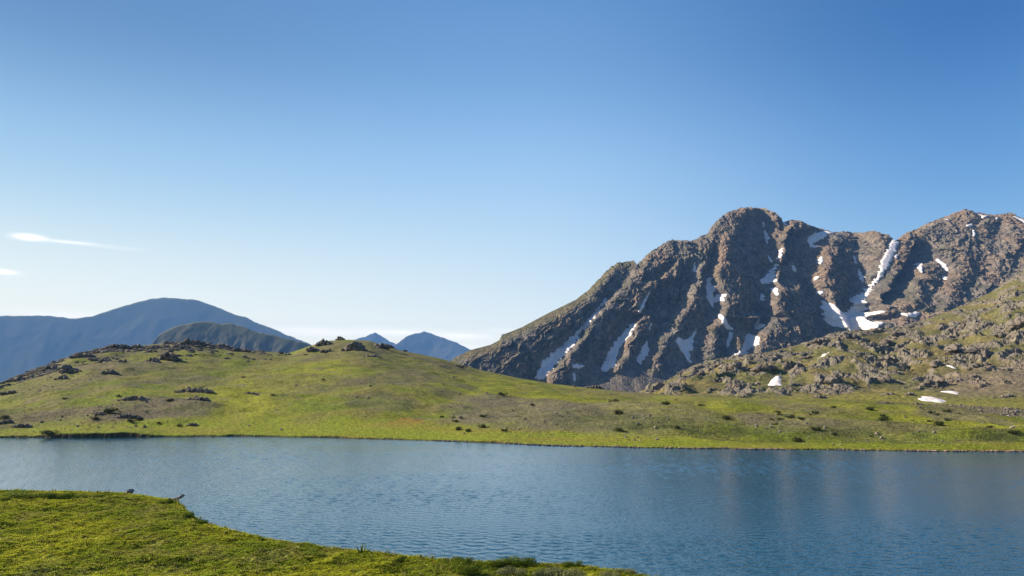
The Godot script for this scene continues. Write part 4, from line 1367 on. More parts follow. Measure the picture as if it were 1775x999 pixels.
# ---------- rocks
func outcrops() -> void:
	var list := [
	[-171.8, -264.7, 4.47, 1.63, "grey outcrop lowest on the hill's outer skyline"],
	[-164.9, -260.2, 3.60, 1.20, "flat grey slab beside the lowest skyline outcrop"],
	[-168.6, -276.7, 3.83, 1.70, "squared outcrop jutting from the hill's outer skyline"],
	[-170.3, -274.7, 2.96, 1.06, "low outcrop just below the squared skyline block"],
	[-145.9, -248.7, 4.97, 2.29, "dark overhanging crag beneath the hill's outer skyline"],
	[-144.1, -241.7, 3.34, 1.30, "pale broken ledge under the dark overhanging crag"],
	[-168.8, -292.7, 4.95, 2.02, "dark tilted slab where the hill crest steepens"],
	[-165.2, -292.7, 4.50, 1.80, "dark ledge following the tilted crest slab"],
	[-166.3, -304.4, 6.08, 2.11, "long dark ledge on the hill crest"],
	[-171.0, -326.9, 10.05, 2.01, "longest dark cap of rock on the hill crest"],
	[-153.7, -285.1, 3.94, 1.53, "small crag below the long crest ledges"],
	[-142.8, -276.0, 5.94, 1.48, "wide low ledge in the grass below the crest cap"],
	[-131.5, -246.2, 4.92, 1.70, "grey ledge above the smooth green slope"],
	[-165.2, -331.9, 5.61, 1.53, "thin flat rock on the crest right of the cap"],
	[-157.8, -330.3, 6.09, 1.78, "flat rock on the crest behind the thin one"],
	[-133.6, -292.8, 7.65, 2.92, "large shadowed crag in the middle of the crest area"],
	[-132.7, -278.3, 5.13, 1.93, "dark crag beside the large shadowed one"],
	[-159.9, -350.8, 4.31, 1.62, "small crest rock above the large shadowed crag"],
	[-148.2, -347.4, 11.21, 2.94, "highest dark outcrop on the hill's crest"],
	[-144.5, -331.2, 6.11, 1.53, "low ledge under the highest crest outcrop"],
	[-142.9, -371.0, 5.70, 2.28, "dark knob on the crest right of the highest outcrop"],
	[-132.9, -365.0, 9.54, 1.96, "last dark ledge where the crest dips"],
	[-132.4, -294.4, 3.62, 1.81, "blocky rock leaning on the large shadowed crag"],
	[-92.4, -220.0, 9.80, 1.52, "long pale rock band in the green slope"],
	[-101.8, -204.4, 7.23, 1.26, "flat pale slab on the brown knoll"],
	[-100.7, -186.0, 2.57, 0.86, "pointed grey rock low on the brown knoll"],
	[-84.8, -204.5, 5.34, 1.26, "low grey rocks right of the brown knoll"],
	[-92.9, -183.7, 4.80, 0.99, "dark ledge across the foot of the brown knoll"],
	[-75.2, -179.0, 2.20, 0.69, "small grey rock near the lake below the knoll"],
	[-113.2, -175.7, 3.24, 0.95, "dark pointed slab low by the far shore"],
	[-119.8, -179.7, 3.04, 1.24, "grey broken slabs at the photo's edge above the shore"],
	[-148.7, -223.7, 5.16, 1.03, "grey ledge streak at the hill's outer end"],
	[-94.0, -410.3, 4.10, 1.89, "square boulder perched on top of the grassy dome"],
	[-94.8, -379.8, 7.59, 2.92, "dark crag on the shoulder of the grassy dome"],
	[-93.8, -354.5, 4.36, 2.18, "lowest crag at the dome's outer edge"],
	[-72.7, -348.0, 8.56, 3.48, "dark rounded crag in the face of the grassy dome"],
	[-67.2, -386.9, 10.11, 2.97, "dark ledge sloping down the dome's far shoulder"],
	[-60.4, -322.5, 7.43, 1.49, "low dark rock under the grassy dome"],
	[-86.1, -349.7, 4.84, 1.61, "grey ledge under the dome's shoulder crag"],
	[-25.8, -365.2, 6.17, 1.12, "thin dark ledge on the ridge falling toward the grey peak"],
	[36.5, -338.1, 7.80, 1.30, "dark flat ledge where the meadow meets the scree"],
	[113.6, -212.5, 2.29, 0.82, "flat pale boulder slab on the plateau"],
	[108.4, -221.0, 4.76, 0.85, "pale flat rocks at the plateau's back edge"],
	[-76.3, -221.5, 3.74, 0.85, "small dark rocks in the middle of the green slope"],
	[-108.5, -365.9, 3.94, 1.12, "brown rock in the dip before the dome"]]
	for k in list.size():
		var d: Array = list[k]
		var o := solid(outcrop(1000 + k, d[2] * 1.25, d[3] * 1.35, ROCK if k % 3 else DARK.lerp(ROCK, 0.5)), stone_skin)
		o.position = Vector3(d[0], meadow_height(d[0], d[1]) - 0.1, d[1])
		o.rotation.y = 0.25 * sin(k * 7.0)
		tag(place(o, "rock_outcrop"), d[4], "rock outcrop", "rock outcrops on the meadow hill")
	var crags := [
	[98.3, -399.0, 10.43, 3.99, "dark crag at the low outer end of the rock slope"],
	[114.9, -413.5, 6.99, 2.86, "dark crag beside the low outer end crag"],
	[96.8, -356.0, 8.21, 2.74, "grey crag in the lower outer grass of the slope"],
	[115.9, -390.5, 7.20, 4.20, "leaning dark crag in the outer grass strip"],
	[89.8, -342.0, 6.31, 2.37, "broken grey rock at the slope's outer foot"],
	[107.8, -356.5, 4.38, 2.19, "small crag left of the triangular snow"],
	[124.9, -374.0, 10.35, 4.02, "dark slab face above the triangular snow patch"],
	[110.1, -345.0, 9.01, 3.18, "dark rounded crag touching the triangular snow"],
	[153.0, -418.0, 11.56, 3.53, "dark dome of rock below the slope crest"],
	[152.9, -395.0, 9.11, 3.04, "dark ledge under the sloping snow strip"],
	[187.1, -455.0, 11.19, 3.85, "dark crag on the slope's crest line"],
	[212.1, -474.5, 13.86, 5.11, "bold rounded crag on the slope's crest"],
	[166.8, -427.0, 7.22, 2.95, "small crag above the dark dome of rock"],
	[143.1, -335.5, 8.77, 4.64, "pale rounded crag in the middle of the slope"],
	[127.1, -338.0, 8.31, 2.86, "grey crag right of the triangular snow"],
	[155.0, -346.5, 4.79, 2.93, "block crag beside the pale rounded crag"],
	[125.5, -309.0, 8.07, 2.14, "grey ribs of rock at the slope's grassy foot"],
	[244.2, -503.5, 10.83, 4.26, "jagged crag beneath the snow apron"],
	[231.9, -463.5, 12.11, 4.27, "shadowed crag behind the slope's crest crags"],
	[251.3, -487.5, 11.24, 3.00, "dark ledge along the slope crest"],
	[253.1, -473.5, 9.46, 4.00, "crag with a dark shaded side on the crest"],
	[203.4, -407.5, 11.27, 3.44, "dark ledge in the middle of the rock slope"],
	[169.1, -342.0, 7.36, 4.21, "dark blocky crag low in the middle of the slope"],
	[185.0, -362.5, 9.47, 3.62, "dark cliff above the blocky crag"],
	[155.4, -312.0, 6.71, 2.16, "dark shaded crag on the grass at the slope foot"],
	[163.7, -311.5, 5.27, 1.92, "pale rock cluster on the grass at the slope foot"],
	[187.3, -334.5, 9.77, 4.11, "low dark hump of rock left of the pink gravel"],
	[238.9, -407.0, 11.26, 5.63, "tall pale crag left of the great shadow"],
	[242.0, -393.0, 13.89, 5.13, "big cliff that throws the great shadow"],
	[212.8, -377.5, 8.70, 3.48, "dark crag above the small shaded snow"],
	[225.3, -362.0, 11.13, 3.34, "pale rock pile under the great shadow"],
	[292.7, -432.5, 7.98, 5.98, "dark square cliff at the photo's edge"],
	[199.2, -304.5, 7.96, 2.11, "grey boulder heap at the slope's far end"],
	[210.1, -343.0, 7.91, 2.11, "dark ledge in the pink gravel"],
	[270.8, -416.5, 7.68, 3.20, "round dark rock high on the slope"],
	[232.2, -351.5, 8.10, 2.70, "grey ledge right of the great shadow"]]
	for k in crags.size():
		var d: Array = crags[k]
		var o := solid(outcrop(2000 + k, d[2] * 1.15, d[3] * 1.2, ROCK if k % 2 else ROCK.lerp(DARK, 0.5)), stone_skin)
		o.position = Vector3(d[0], slope_height(d[0], d[1]) - 0.8, d[1])
		o.rotation.y = 0.35 + 0.3 * sin(k * 5.0)
		tag(place(o, "rock_crag"), d[4], "rock crag", "crags on the rock slope")
	# loose blocks all over the slope: too many to count
	var spots := []
	while spots.size() < 2600:
		var u := rng.randf_range(0.10, 0.80)
		var top := table_at(slope_table, B0, B1, u)
		var depth := lerpf(SLOPE_FOOT + 4.0, top.x + 2.0, rng.randf())
		var x := u * depth
		var t := (depth - SLOPE_FOOT) / (top.x - SLOPE_FOOT)
		var k := slope_crag(x, -depth, t)
		if rng.randf() < (0.03 + k.y * k.y * 1.6) * slope_calm(x, -depth):
			var s := 0.15 + 0.85 * pow(rng.randf(), 4.5)
			var tint := ROCK.lerp(DARK, rng.randf() * 0.5).lerp(WARM, rng.randf() * 0.4) * (rng.randf_range(0.8, 1.15) / 0.62)
			spots.append([Transform3D(Basis.from_euler(Vector3(rng.randfn() * 0.3, rng.randf() * TAU, rng.randfn() * 0.3)).scaled(Vector3(s * 1.25, s, s * 1.1)), Vector3(x, slope_height(x, -depth) + s * 0.1, -depth)), tint])
	scatter(stones[1], stone_skin, spots, "rock_rubble", "broken blocks strewn over the rock slope among thin grass", "rubble")


func scatter(mesh: Mesh, m: Material, spots: Array, called: String, label: String, category: String) -> void:
	var mm := MultiMesh.new()
	mm.transform_format = MultiMesh.TRANSFORM_3D
	mm.use_colors = true
	mm.mesh = mesh
	mm.instance_count = spots.size()
	for i in spots.size():
		mm.set_instance_transform(i, spots[i][0])
		mm.set_instance_color(i, spots[i][1])
	var o := MultiMeshInstance3D.new()
	o.multimesh = mm
	o.material_override = m
	tag(place(o, called), label, category, "", "stuff")


func boulders() -> void:
	var pale := tinted(stones[0], Color(0.62, 0.56, 0.49) * 0.72, "pale boulder")
	var grey := tinted(stones[0], Color(0.42, 0.38, 0.33) * 0.66, "grey boulder")
	var rust := tinted(stones[0], Color(0.42, 0.18, 0.09) * 0.6, "rust boulder")
	var list := [
	[-53.3, -175.3, 0.94, "white boulder alone in the grass near the far shore"],
	[132.6, -227.8, 1.23, "rust red boulder at the end of the snow mound"],
	[97.9, -185.6, 0.71, "grey boulder on the plateau below the flat slab"],
	[-43.7, -212.3, 0.98, "pale boulder in the middle of the green slope"],
	[-23.7, -308.7, 1.42, "pale boulder high on the green ridge"],
	[28.6, -345.5, 2.12, "grey boulder beside the dark flat ledge"],
	[-8.2, -247.5, 1.14, "pale boulder above the first scree lobe"],
	[86.4, -155.9, 1.08, "pair of pale blocks on the far bank"],
	[106.8, -172.5, 0.80, "grey boulder on the gravel at the plateau's end"],
	[128.9, -196.8, 1.21, "pale block at the edge of the rubble"],
	[125.2, -193.9, 1.19, "dark sided boulder at the edge of the rubble"],
	[23.4, -157.2, 0.85, "pale boulder at the foot of the second scree lobe"],
	[7.5, -175.8, 0.81, "pale boulder between the scree lobes' feet"],
	[-84.1, -174.2, 1.07, "grey boulder by the far shore under the knoll"],
	[-112.0, -189.2, 0.87, "dark sided boulder on the brown streak"],
	[-102.5, -319.5, 1.47, "white boulder high on the green slope"]]
	for k in list.size():
		var d: Array = list[k]
		boulder(d[0], d[1], d[2] * 0.5, k, rust if "rust" in d[3] else pale if "pale" in d[3] or "white" in d[3] else grey, d[3], "single boulders on the far meadow")
	var made := 0
	while made < 170:
		var u := rng.randf_range(-0.66, 0.68)
		var s := table_at(shore_table, B0, B1, u)
		var c := table_at(crest_table, B0, B1, u)
		var t := pow(rng.randf(), 1.3) * 0.97 + 0.03
		var depth := lerpf(s.x, c.x, t)
		var x := u * depth
		var stony := 0.16
		for p in meadow_patches:
			if p[4] != "rust" and Vector2((x - p[0]) / p[2], (-depth - p[1]) / p[3]).length() < 1.1:
				stony += 0.4
		if u > 0.02 and t < 0.3:
			stony += 0.3
		if rng.randf() < stony:
			var size := 0.20 + 0.42 * pow(rng.randf(), 2.2)
			boulder(x, -depth, size, made, pale if rng.randf() < 0.45 else grey, "small grey boulder half sunk in the turf of the far meadow", "small boulders scattered over the far meadow")
			made += 1
	var spots := []
	while spots.size() < 3800:
		var u := rng.randf_range(-0.66, 0.68)
		var s := table_at(shore_table, B0, B1, u)
		var c := table_at(crest_table, B0, B1, u)
		var t := rng.randf() * 0.95 + 0.03
		var depth := lerpf(s.x, c.x, t)
		var x := u * depth
		var stony := 0.04
		for p in meadow_patches:
			if p[4] != "rust" and Vector2((x - p[0]) / p[2], (-depth - p[1]) / p[3]).length() < 1.0 + 0.3 * patchy.get_noise_2d(x, depth):
				stony += 0.5 * p[5]
		if u > 0.02 and t < 0.32 and t > 0.1:
			stony += 0.15
		if rng.randf() < stony:
			var k := 0.06 + 0.17 * pow(rng.randf(), 2.0)
			spots.append([Transform3D(Basis.from_euler(Vector3(0, rng.randf() * TAU, 0)).scaled(Vector3(k * 1.3, k, k)), Vector3(x, meadow_height(x, -depth) + k * 0.25, -depth)), Color(0.30, 0.265, 0.22) * rng.randf_range(0.7, 1.7)])
	scatter(stones[2], stone_skin, spots, "loose_stones", "small loose stones sprinkled over the grey scree lobes and far bank", "stones")
	spots = []
	while spots.size() < 1300:
		var u := rng.randf_range(-0.70, -0.26)
		var s := table_at(shore_table, B0, B1, u)
		var c := table_at(crest_table, B0, B1, u)
		var t := rng.randf_range(0.62, 1.0)
		var depth := lerpf(s.x, c.x, t)
		var x := u * depth
		var rough := smooth(0.66, 0.90, t + 0.2 * mid.get_noise_2d(x * 0.6, depth * 0.6)) * (1.0 - smooth(-0.38, -0.28, u)) * smooth(-0.05, 0.25, bump_c.get_noise_2d(x * 1.8, depth) + 0.12)
		if rng.randf() < rough:
			var k := 0.25 + 1.0 * pow(rng.randf(), 2.5)
			spots.append([Transform3D(Basis.from_euler(Vector3(rng.randfn() * 0.2, rng.randf() * TAU, 0.25)).scaled(Vector3(k * 1.7, k * 0.75, k)), Vector3(x, meadow_height(x, -depth) + k * 0.1, -depth)), ROCK.lerp(DARK, 0.3 + 0.7 * rng.randf()) * (rng.randf_range(0.75, 1.2) / 0.62)])
	scatter(stones[5], stone_skin, spots, "crest_rubble", "dark broken rock littering the outer crest of the meadow hill", "rubble")
	# the rubble field at the meadow's end
	spots = []
	for k in 420:
		var a: Array = meadow_patches[13]
		var x: float = a[0] + rng.randf_range(-1.0, 1.0) * a[2]
		var z: float = a[1] + rng.randf_range(-1.0, 1.0) * a[3]
		var size := 0.12 + 0.5 * pow(rng.randf(), 2.2)
		spots.append([Transform3D(Basis.from_euler(Vector3(0, rng.randf() * TAU, 0)).scaled(Vector3(size * 1.3, size * 0.9, size)), Vector3(x, meadow_height(x, z) + size * 0.2, z)), Color(0.34, 0.29, 0.24) * rng.randf_range(0.6, 1.5)])
	scatter(stones[3], stone_skin, spots, "rubble_field", "field of pale angular rubble at the meadow's end under the rock slope", "rubble")


func boulder(x: float, z: float, size: float, number: int, m: Material, label: String, group: String) -> void:
	var o := solid(stones[number % stones.size()], m)
	o.position = Vector3(x, meadow_height(x, z) + size * 0.25, z)
	o.rotation.y = number * 2.4
	o.scale = Vector3.ONE * size
	tag(place(o, "boulder"), label, "boulder", group)


# ---------- snow lying on the rock slope
func slope_snow() -> void:
	var edge := noise_of(52, 4.0, 3)
	for s in ground_snow:
		var line: Array = s[1]
		var lo := Vector2(1e9, 1e9)
		var hi := -lo
		var flat: Array = s[2]
		for p: Vector3 in line:
			lo = lo.min(Vector2(p.x - p.z, p.y - p.z * 3.5))
			hi = hi.max(Vector2(p.x + p.z, p.y + p.z * 3.5))
		var nu := 44
		var nv := 44
		var at := PackedVector3Array()
		var inside := PackedFloat32Array()
		for j in nv:
			for i in nu:
				var x := lerpf(lo.x - 2.0, hi.x + 2.0, float(i) / (nu - 1))
				var z := lerpf(lo.y - 6.0, hi.y + 6.0, float(j) / (nv - 1))
				var d := line_distance(x, z * 0.28, flat) + 0.5 * edge.get_noise_2d(x, z * 0.5)
				var b := slope_base(x, z)
				var g := b.x + 5.5 * bump_a.get_noise_2d(x * 1.2, z * 1.2) * sin(PI * clampf(b.y, 0.0, 1.0)) + slope_crag(x, z, b.y).x * 0.25
				at.append(Vector3(x, g - 0.5 + 1.15 * smooth(0.4, -2.2, d), z))
				inside.append(d)
		var mesh := SurfaceTool.new()
		mesh.begin(Mesh.PRIMITIVE_TRIANGLES)
		for j in nv - 1:
			for i in nu - 1:
				var a := j * nu + i
				if minf(minf(inside[a], inside[a + 1]), minf(inside[a + nu], inside[a + nu + 1])) < 0.5:
					for q in [a, a + 1, a + nu, a + 1, a + nu + 1, a + nu]:
						mesh.set_smooth_group(0)
						mesh.add_vertex(at[q])
		mesh.index()
		mesh.generate_normals()
		tag(place(solid(mesh.commit(), snow_skin), "snow_patch"), s[0], "snow patch", "snow patches on the rock slope")


# ---------- shrubs
func shrub(pair: Array, leaf: Material) -> Node3D:
	var o := Node3D.new()
	var f := solid(pair[0], leaf)
	f.name = "foliage"
	f.set_meta("kind", "stuff")
	o.add_child(f)
	var s := solid(pair[1], bark_skin)
	s.name = "stems"
	o.add_child(s)
	return o


func far_shrubs() -> void:
	var kinds := []
	for pair in shrub_meshes:
		kinds.append(shrub(pair, dark_leaf_skin))
	var list := [
	[31.9, -237.7, 3.10, "round dark shrub standing alone on the crest of the second scree lobe", "dark shrubs on the far meadow"],
	[-2.9, -245.4, 2.64, "low dark shrub on the top edge of the first scree lobe", "dark shrubs on the far meadow"],
	[-17.7, -190.3, 1.17, "tiny shrub at the outer rim of the first scree lobe", "dark shrubs on the far meadow"],
	[-14.3, -187.6, 1.15, "upper of two close shrubs near the first scree lobe's outer rim", "dark shrubs on the far meadow"],
	[-13.6, -182.0, 1.26, "lower of two close shrubs near the first scree lobe's outer rim", "dark shrubs on the far meadow"],
	[-7.1, -189.3, 1.60, "dark shrub in the middle of the first scree lobe", "dark shrubs on the far meadow"],
	[-12.1, -170.2, 1.70, "first shrub, farthest from the peak, in the row along the first scree lobe's foot", "dark shrubs on the far meadow"],
	[-9.6, -167.7, 1.55, "second shrub in the row along the first scree lobe's foot", "dark shrubs on the far meadow"],
	[-6.8, -171.5, 1.84, "third shrub in the row along the first scree lobe's foot", "dark shrubs on the far meadow"],
	[-1.6, -166.3, 1.41, "last shrub, nearest the peak, in the row along the first scree lobe's foot", "dark shrubs on the far meadow"],
	[5.8, -220.3, 1.52, "small shrub between the two scree lobes", "dark shrubs on the far meadow"],
	[43.4, -213.4, 2.46, "bushy shrub right of the lone crest shrub on the second scree lobe", "dark shrubs on the far meadow"],
	[53.5, -214.4, 2.64, "rounded shrub at the outer end of the second scree lobe's crest", "dark shrubs on the far meadow"],
	[25.9, -186.5, 2.29, "spreading shrub halfway down the second scree lobe", "dark shrubs on the far meadow"],
	[23.0, -162.9, 2.50, "widest dark shrub at the foot of the second scree lobe", "dark shrubs on the far meadow"],
	[35.2, -163.3, 1.88, "low shrub in the dark bank below the second scree lobe", "dark shrubs on the far meadow"],
	[42.7, -258.1, 1.39, "shrub speck above the second scree lobe, on its dome side", "dark shrubs on the far meadow"],
	[54.8, -254.3, 1.37, "shrub speck above the second scree lobe, on its snow side", "dark shrubs on the far meadow"],
	[51.3, -180.5, 2.64, "broad dark shrub on open grass right of the second scree lobe", "dark shrubs on the far meadow"],
	[69.0, -197.3, 1.52, "topmost shrub of the cluster on the pale plateau", "dark shrubs on the far meadow"],
	[66.5, -188.3, 1.59, "second shrub down in the plateau cluster", "dark shrubs on the far meadow"],
	[66.7, -183.1, 2.25, "largest bushy shrub in the plateau cluster", "dark shrubs on the far meadow"],
	[64.1, -181.3, 1.53, "small rounded shrub just below the largest of the plateau cluster", "dark shrubs on the far meadow"],
	[67.7, -178.3, 1.64, "outlying shrub on the lake side of the plateau cluster", "dark shrubs on the far meadow"],
	[61.1, -178.5, 1.23, "upper of two small shrubs beside the plateau cluster on its hill side", "dark shrubs on the far meadow"],
	[59.6, -172.4, 1.19, "lower of two small shrubs beside the plateau cluster on its hill side", "dark shrubs on the far meadow"],
	[57.9, -153.9, 2.13, "dark shrub throwing a long shadow at the bank foot below the cluster", "dark shrubs on the far meadow"],
	[61.7, -189.3, 1.02, "small shrub standing apart between the plateau cluster and the second scree lobe", "dark shrubs on the far meadow"],
	[38.1, -144.3, 1.00, "small shrub at the water's edge on the far shore", "dark shrubs on the far meadow"],
	[64.0, -160.5, 1.85, "low shrub with a dark shadow below and right of the cluster", "dark shrubs on the far meadow"],
	[66.6, -157.1, 1.45, "low shrub on the bank edge below the plateau, beside the long-shadowed shrub", "dark shrubs on the far meadow"],
	[74.4, -157.8, 1.09, "small shrub on the bank edge below the long flat shrub", "dark shrubs on the far meadow"],
	[96.2, -203.8, 2.19, "flat dark shrub high on the plateau under the rock slope", "dark shrubs on the far meadow"],
	[94.2, -193.0, 1.48, "small round shrub right of the flat plateau shrub", "dark shrubs on the far meadow"],
	[85.6, -175.0, 3.77, "long flat shrub lying across the middle of the plateau", "dark shrubs on the far meadow"],
	[109.2, -197.9, 1.83, "dark shrub at the near edge of the grey gravel patch", "dark shrubs on the far meadow"],
	[107.7, -192.4, 1.33, "tiny shrub right beside the shrub at the gravel's near edge", "dark shrubs on the far meadow"],
	[114.9, -199.8, 2.30, "wide shrub on the grey gravel patch", "dark shrubs on the far meadow"],
	[98.6, -179.0, 1.24, "upper of two stacked small shrubs beside the leafy shrub under the gravel", "dark shrubs on the far meadow"],
	[96.2, -175.0, 1.21, "lower of two stacked small shrubs beside the leafy shrub under the gravel", "dark shrubs on the far meadow"],
	[94.1, -167.9, 2.19, "leafy shrub below the grey gravel patch", "dark shrubs on the far meadow"],
	[104.5, -181.8, 1.54, "small shrub between the leafy shrub and the rubble field", "dark shrubs on the far meadow"],
	[101.0, -161.0, 1.24, "small shrub on the far bank below the rubble field", "dark shrubs on the far meadow"],
	[100.4, -152.3, 2.11, "dark shrub near the photo's edge above the far bank", "dark shrubs on the far meadow"],
	[76.6, -192.0, 1.77, "shrub above the cluster's upper rim", "dark shrubs on the far meadow"],
	[74.6, -189.6, 0.87, "tiny shrub speck touching the shrub above the cluster's upper rim", "dark shrubs on the far meadow"],
	[88.1, -208.1, 1.44, "flat little shrub at the plateau's back edge under the rock slope", "dark shrubs on the far meadow"],
	[110.9, -205.0, 0.95, "tiny shrub behind the grey gravel patch at its hill end", "dark shrubs on the far meadow"],
	[114.5, -194.7, 1.05, "tiny shrub at the grey gravel patch's outer end", "dark shrubs on the far meadow"],
	[-101.5, -167.7, 3.35, "wide bushy shrub rooted at the far shoreline", "dark shrubs on the far meadow"],
	[-124.4, -186.2, 2.00, "upright dark shrub by the grey slabs at the photo's edge", "dark shrubs on the far meadow"],
	[-98.9, -187.3, 3.17, "broad shrub on the brown knoll above the lake", "dark shrubs on the far meadow"],
	[-99.7, -181.3, 1.81, "dark shrub left of the brown knoll's broad shrub", "dark shrubs on the far meadow"],
	[-89.8, -179.9, 1.94, "rounded shrub under the brown knoll, left one of a pair", "dark shrubs on the far meadow"],
	[-89.3, -182.1, 1.68, "rounded shrub under the brown knoll, right one of a pair", "dark shrubs on the far meadow"],
	[-90.9, -201.9, 2.17, "dark shrub above the brown knoll beside a pale slab", "dark shrubs on the far meadow"],
	[-109.5, -210.4, 1.29, "small dark shrub above the flat pale slab of the brown knoll", "dark shrubs on the far meadow"],
	[-122.2, -207.2, 1.11, "small shrub on the brown streak of the green slope", "dark shrubs on the far meadow"],
	[-117.6, -383.4, 2.65, "shrub in the crest's dip, farther from the grassy dome", "dark shrubs on the far meadow"],
	[-93.7, -342.4, 2.37, "shrub in the crest's dip, close under the grassy dome", "dark shrubs on the far meadow"],
	[-89.8, -252.5, 1.55, "lone shrub speck above the small dark rocks in mid slope", "dark shrubs on the far meadow"],
	[-61.8, -247.3, 1.14, "lone shrub speck on the slope under the grassy dome's shoulder", "dark shrubs on the far meadow"],
	[-43.5, -232.5, 1.07, "lone shrub speck on the slope between dome and first scree lobe", "dark shrubs on the far meadow"],
	[-67.6, -214.0, 1.15, "shrub speck beside the small dark rocks in mid slope", "dark shrubs on the far meadow"],
	[-58.3, -410.5, 2.52, "shrub on the ridge just past the grassy dome", "dark shrubs on the far meadow"],
	[-78.0, -178.1, 1.23, "shrub speck beside the small grey rock near the lake", "dark shrubs on the far meadow"],
	[-83.2, -179.1, 1.10, "shrub speck under the dark ledge of the brown knoll", "dark shrubs on the far meadow"]]
	for k in list.size():
		var d: Array = list[k]
		var o: Node3D = kinds[k % kinds.size()].duplicate()
		var half: float = d[2] * 0.64
		var tall := half * (0.85 if d[2] < 3.2 else 0.62)
		if "long flat" in d[3] or "wide" in d[3]:
			tall = half * 0.55
		o.position = Vector3(d[0], meadow_height(d[0], d[1]) - 0.05, d[1])
		o.rotation.y = k * 1.7
		o.scale = Vector3(half, tall, half)
		tag(place(o, "shrub"), d[3], "shrub", d[4])
	for o in kinds:
		o.free()


func near_shrubs() -> void:
	var kinds := {}
	for k in 3:
		kinds["willow%d" % k] = shrub([leafy(800 + k, 2600, 0.055, Vector3(1.0, 0.95, 0.8), Color(0.270, 0.310, 0.03), Color(0.060, 0.090, 0.012)), twigs(820 + k, Vector3(0.8, 0.7, 0.7))], willow_skin)
		kinds["sage%d" % k] = shrub([leafy(840 + k, 2600, 0.05, Vector3(1.0, 0.9, 0.8), Color(0.290, 0.295, 0.125), Color(0.090, 0.100, 0.040)), twigs(860 + k, Vector3(0.8, 0.7, 0.7))], willow_skin)
	var list := [
	[-3.20, -55.68, 2.22, 0.81, "roundest bright green bush at the water's near edge", "willow"],
	[-3.82, -58.75, 1.81, 0.45, "low green bush behind the roundest bush", "willow"],
	[-1.11, -58.41, 2.24, 0.49, "low green bush on the bank beside the water", "willow"],
	[0.76, -58.58, 2.43, 0.59, "bushiest green shrub against the water", "willow"],
	[0.10, -56.14, 2.42, 0.52, "grey green mat of shrub on bare soil", "sage"],
	[2.38, -55.83, 2.15, 0.56, "grey green shrub beside the mat on bare soil", "sage"],
	[3.97, -54.92, 3.38, 0.68, "broad grey green shrub cut by the photo's lower border", "sage"],
	[4.41, -57.91, 1.78, 0.36, "small green shrub low on the shoreline", "willow"],
	[8.23, -56.14, 1.98, 0.39, "grey olive shrub trailing to the water", "sage"],
	[9.20, -55.68, 1.63, 0.34, "last olive shrub on the narrowing bank", "sage"],
	[7.03, -54.92, 1.69, 0.38, "grey olive shrub at the tip of the bank", "sage"],
	[-8.71, -59.26, 1.55, 0.27, "dark green shrub mat on the bank edge", "willow"],
	[-15.66, -61.43, 2.36, 0.42, "dark shrub mat on the curving bank", "willow"],
	[-8.34, -56.30, 1.56, 0.26, "small dark mat in the grass", "willow"],
	[-32.03, -76.10, 1.40, 0.58, "leafy shrub hanging over the bank corner", "willow"],
	[-29.57, -73.31, 1.46, 0.45, "thin shrub leaning over the water", "willow"],
	[-21.53, -66.28, 0.92, 0.31, "thin sprig shrub on the bank rim", "willow"],
	[-38.01, -84.13, 2.20, 0.45, "dark low shrub at the point's rim", "willow"],
	[-55.87, -87.85, 6.08, 0.61, "long dark green shrub bed on the far edge of the near bank", "willow"],
	[-51.78, -87.08, 4.68, 0.54, "second dark green shrub bed along the near bank's edge", "willow"],
	[-56.45, -85.58, 1.45, 0.39, "dark shrub at the photo's edge on the near bank", "willow"],
	[-49.06, -88.63, 4.09, 0.41, "thin shrub bed on the near bank's rim", "willow"]]
	for k in list.size():
		var d: Array = list[k]
		var o: Node3D = kinds["%s%d" % [d[5], k % 3]].duplicate()
		o.position = Vector3(d[0], bank_height(d[0], d[1]) - 0.05, d[1])
		o.rotation.y = 0.6 * sin(k * 3.0)
		o.scale = Vector3(d[2] * 0.58, d[3] * 1.5, maxf(d[3] * 1.3, d[2] * 0.3))
		tag(place(o, "shrub"), d[4], "shrub", "shrubs along the near bank")
	for o in kinds.values():
		o.free()


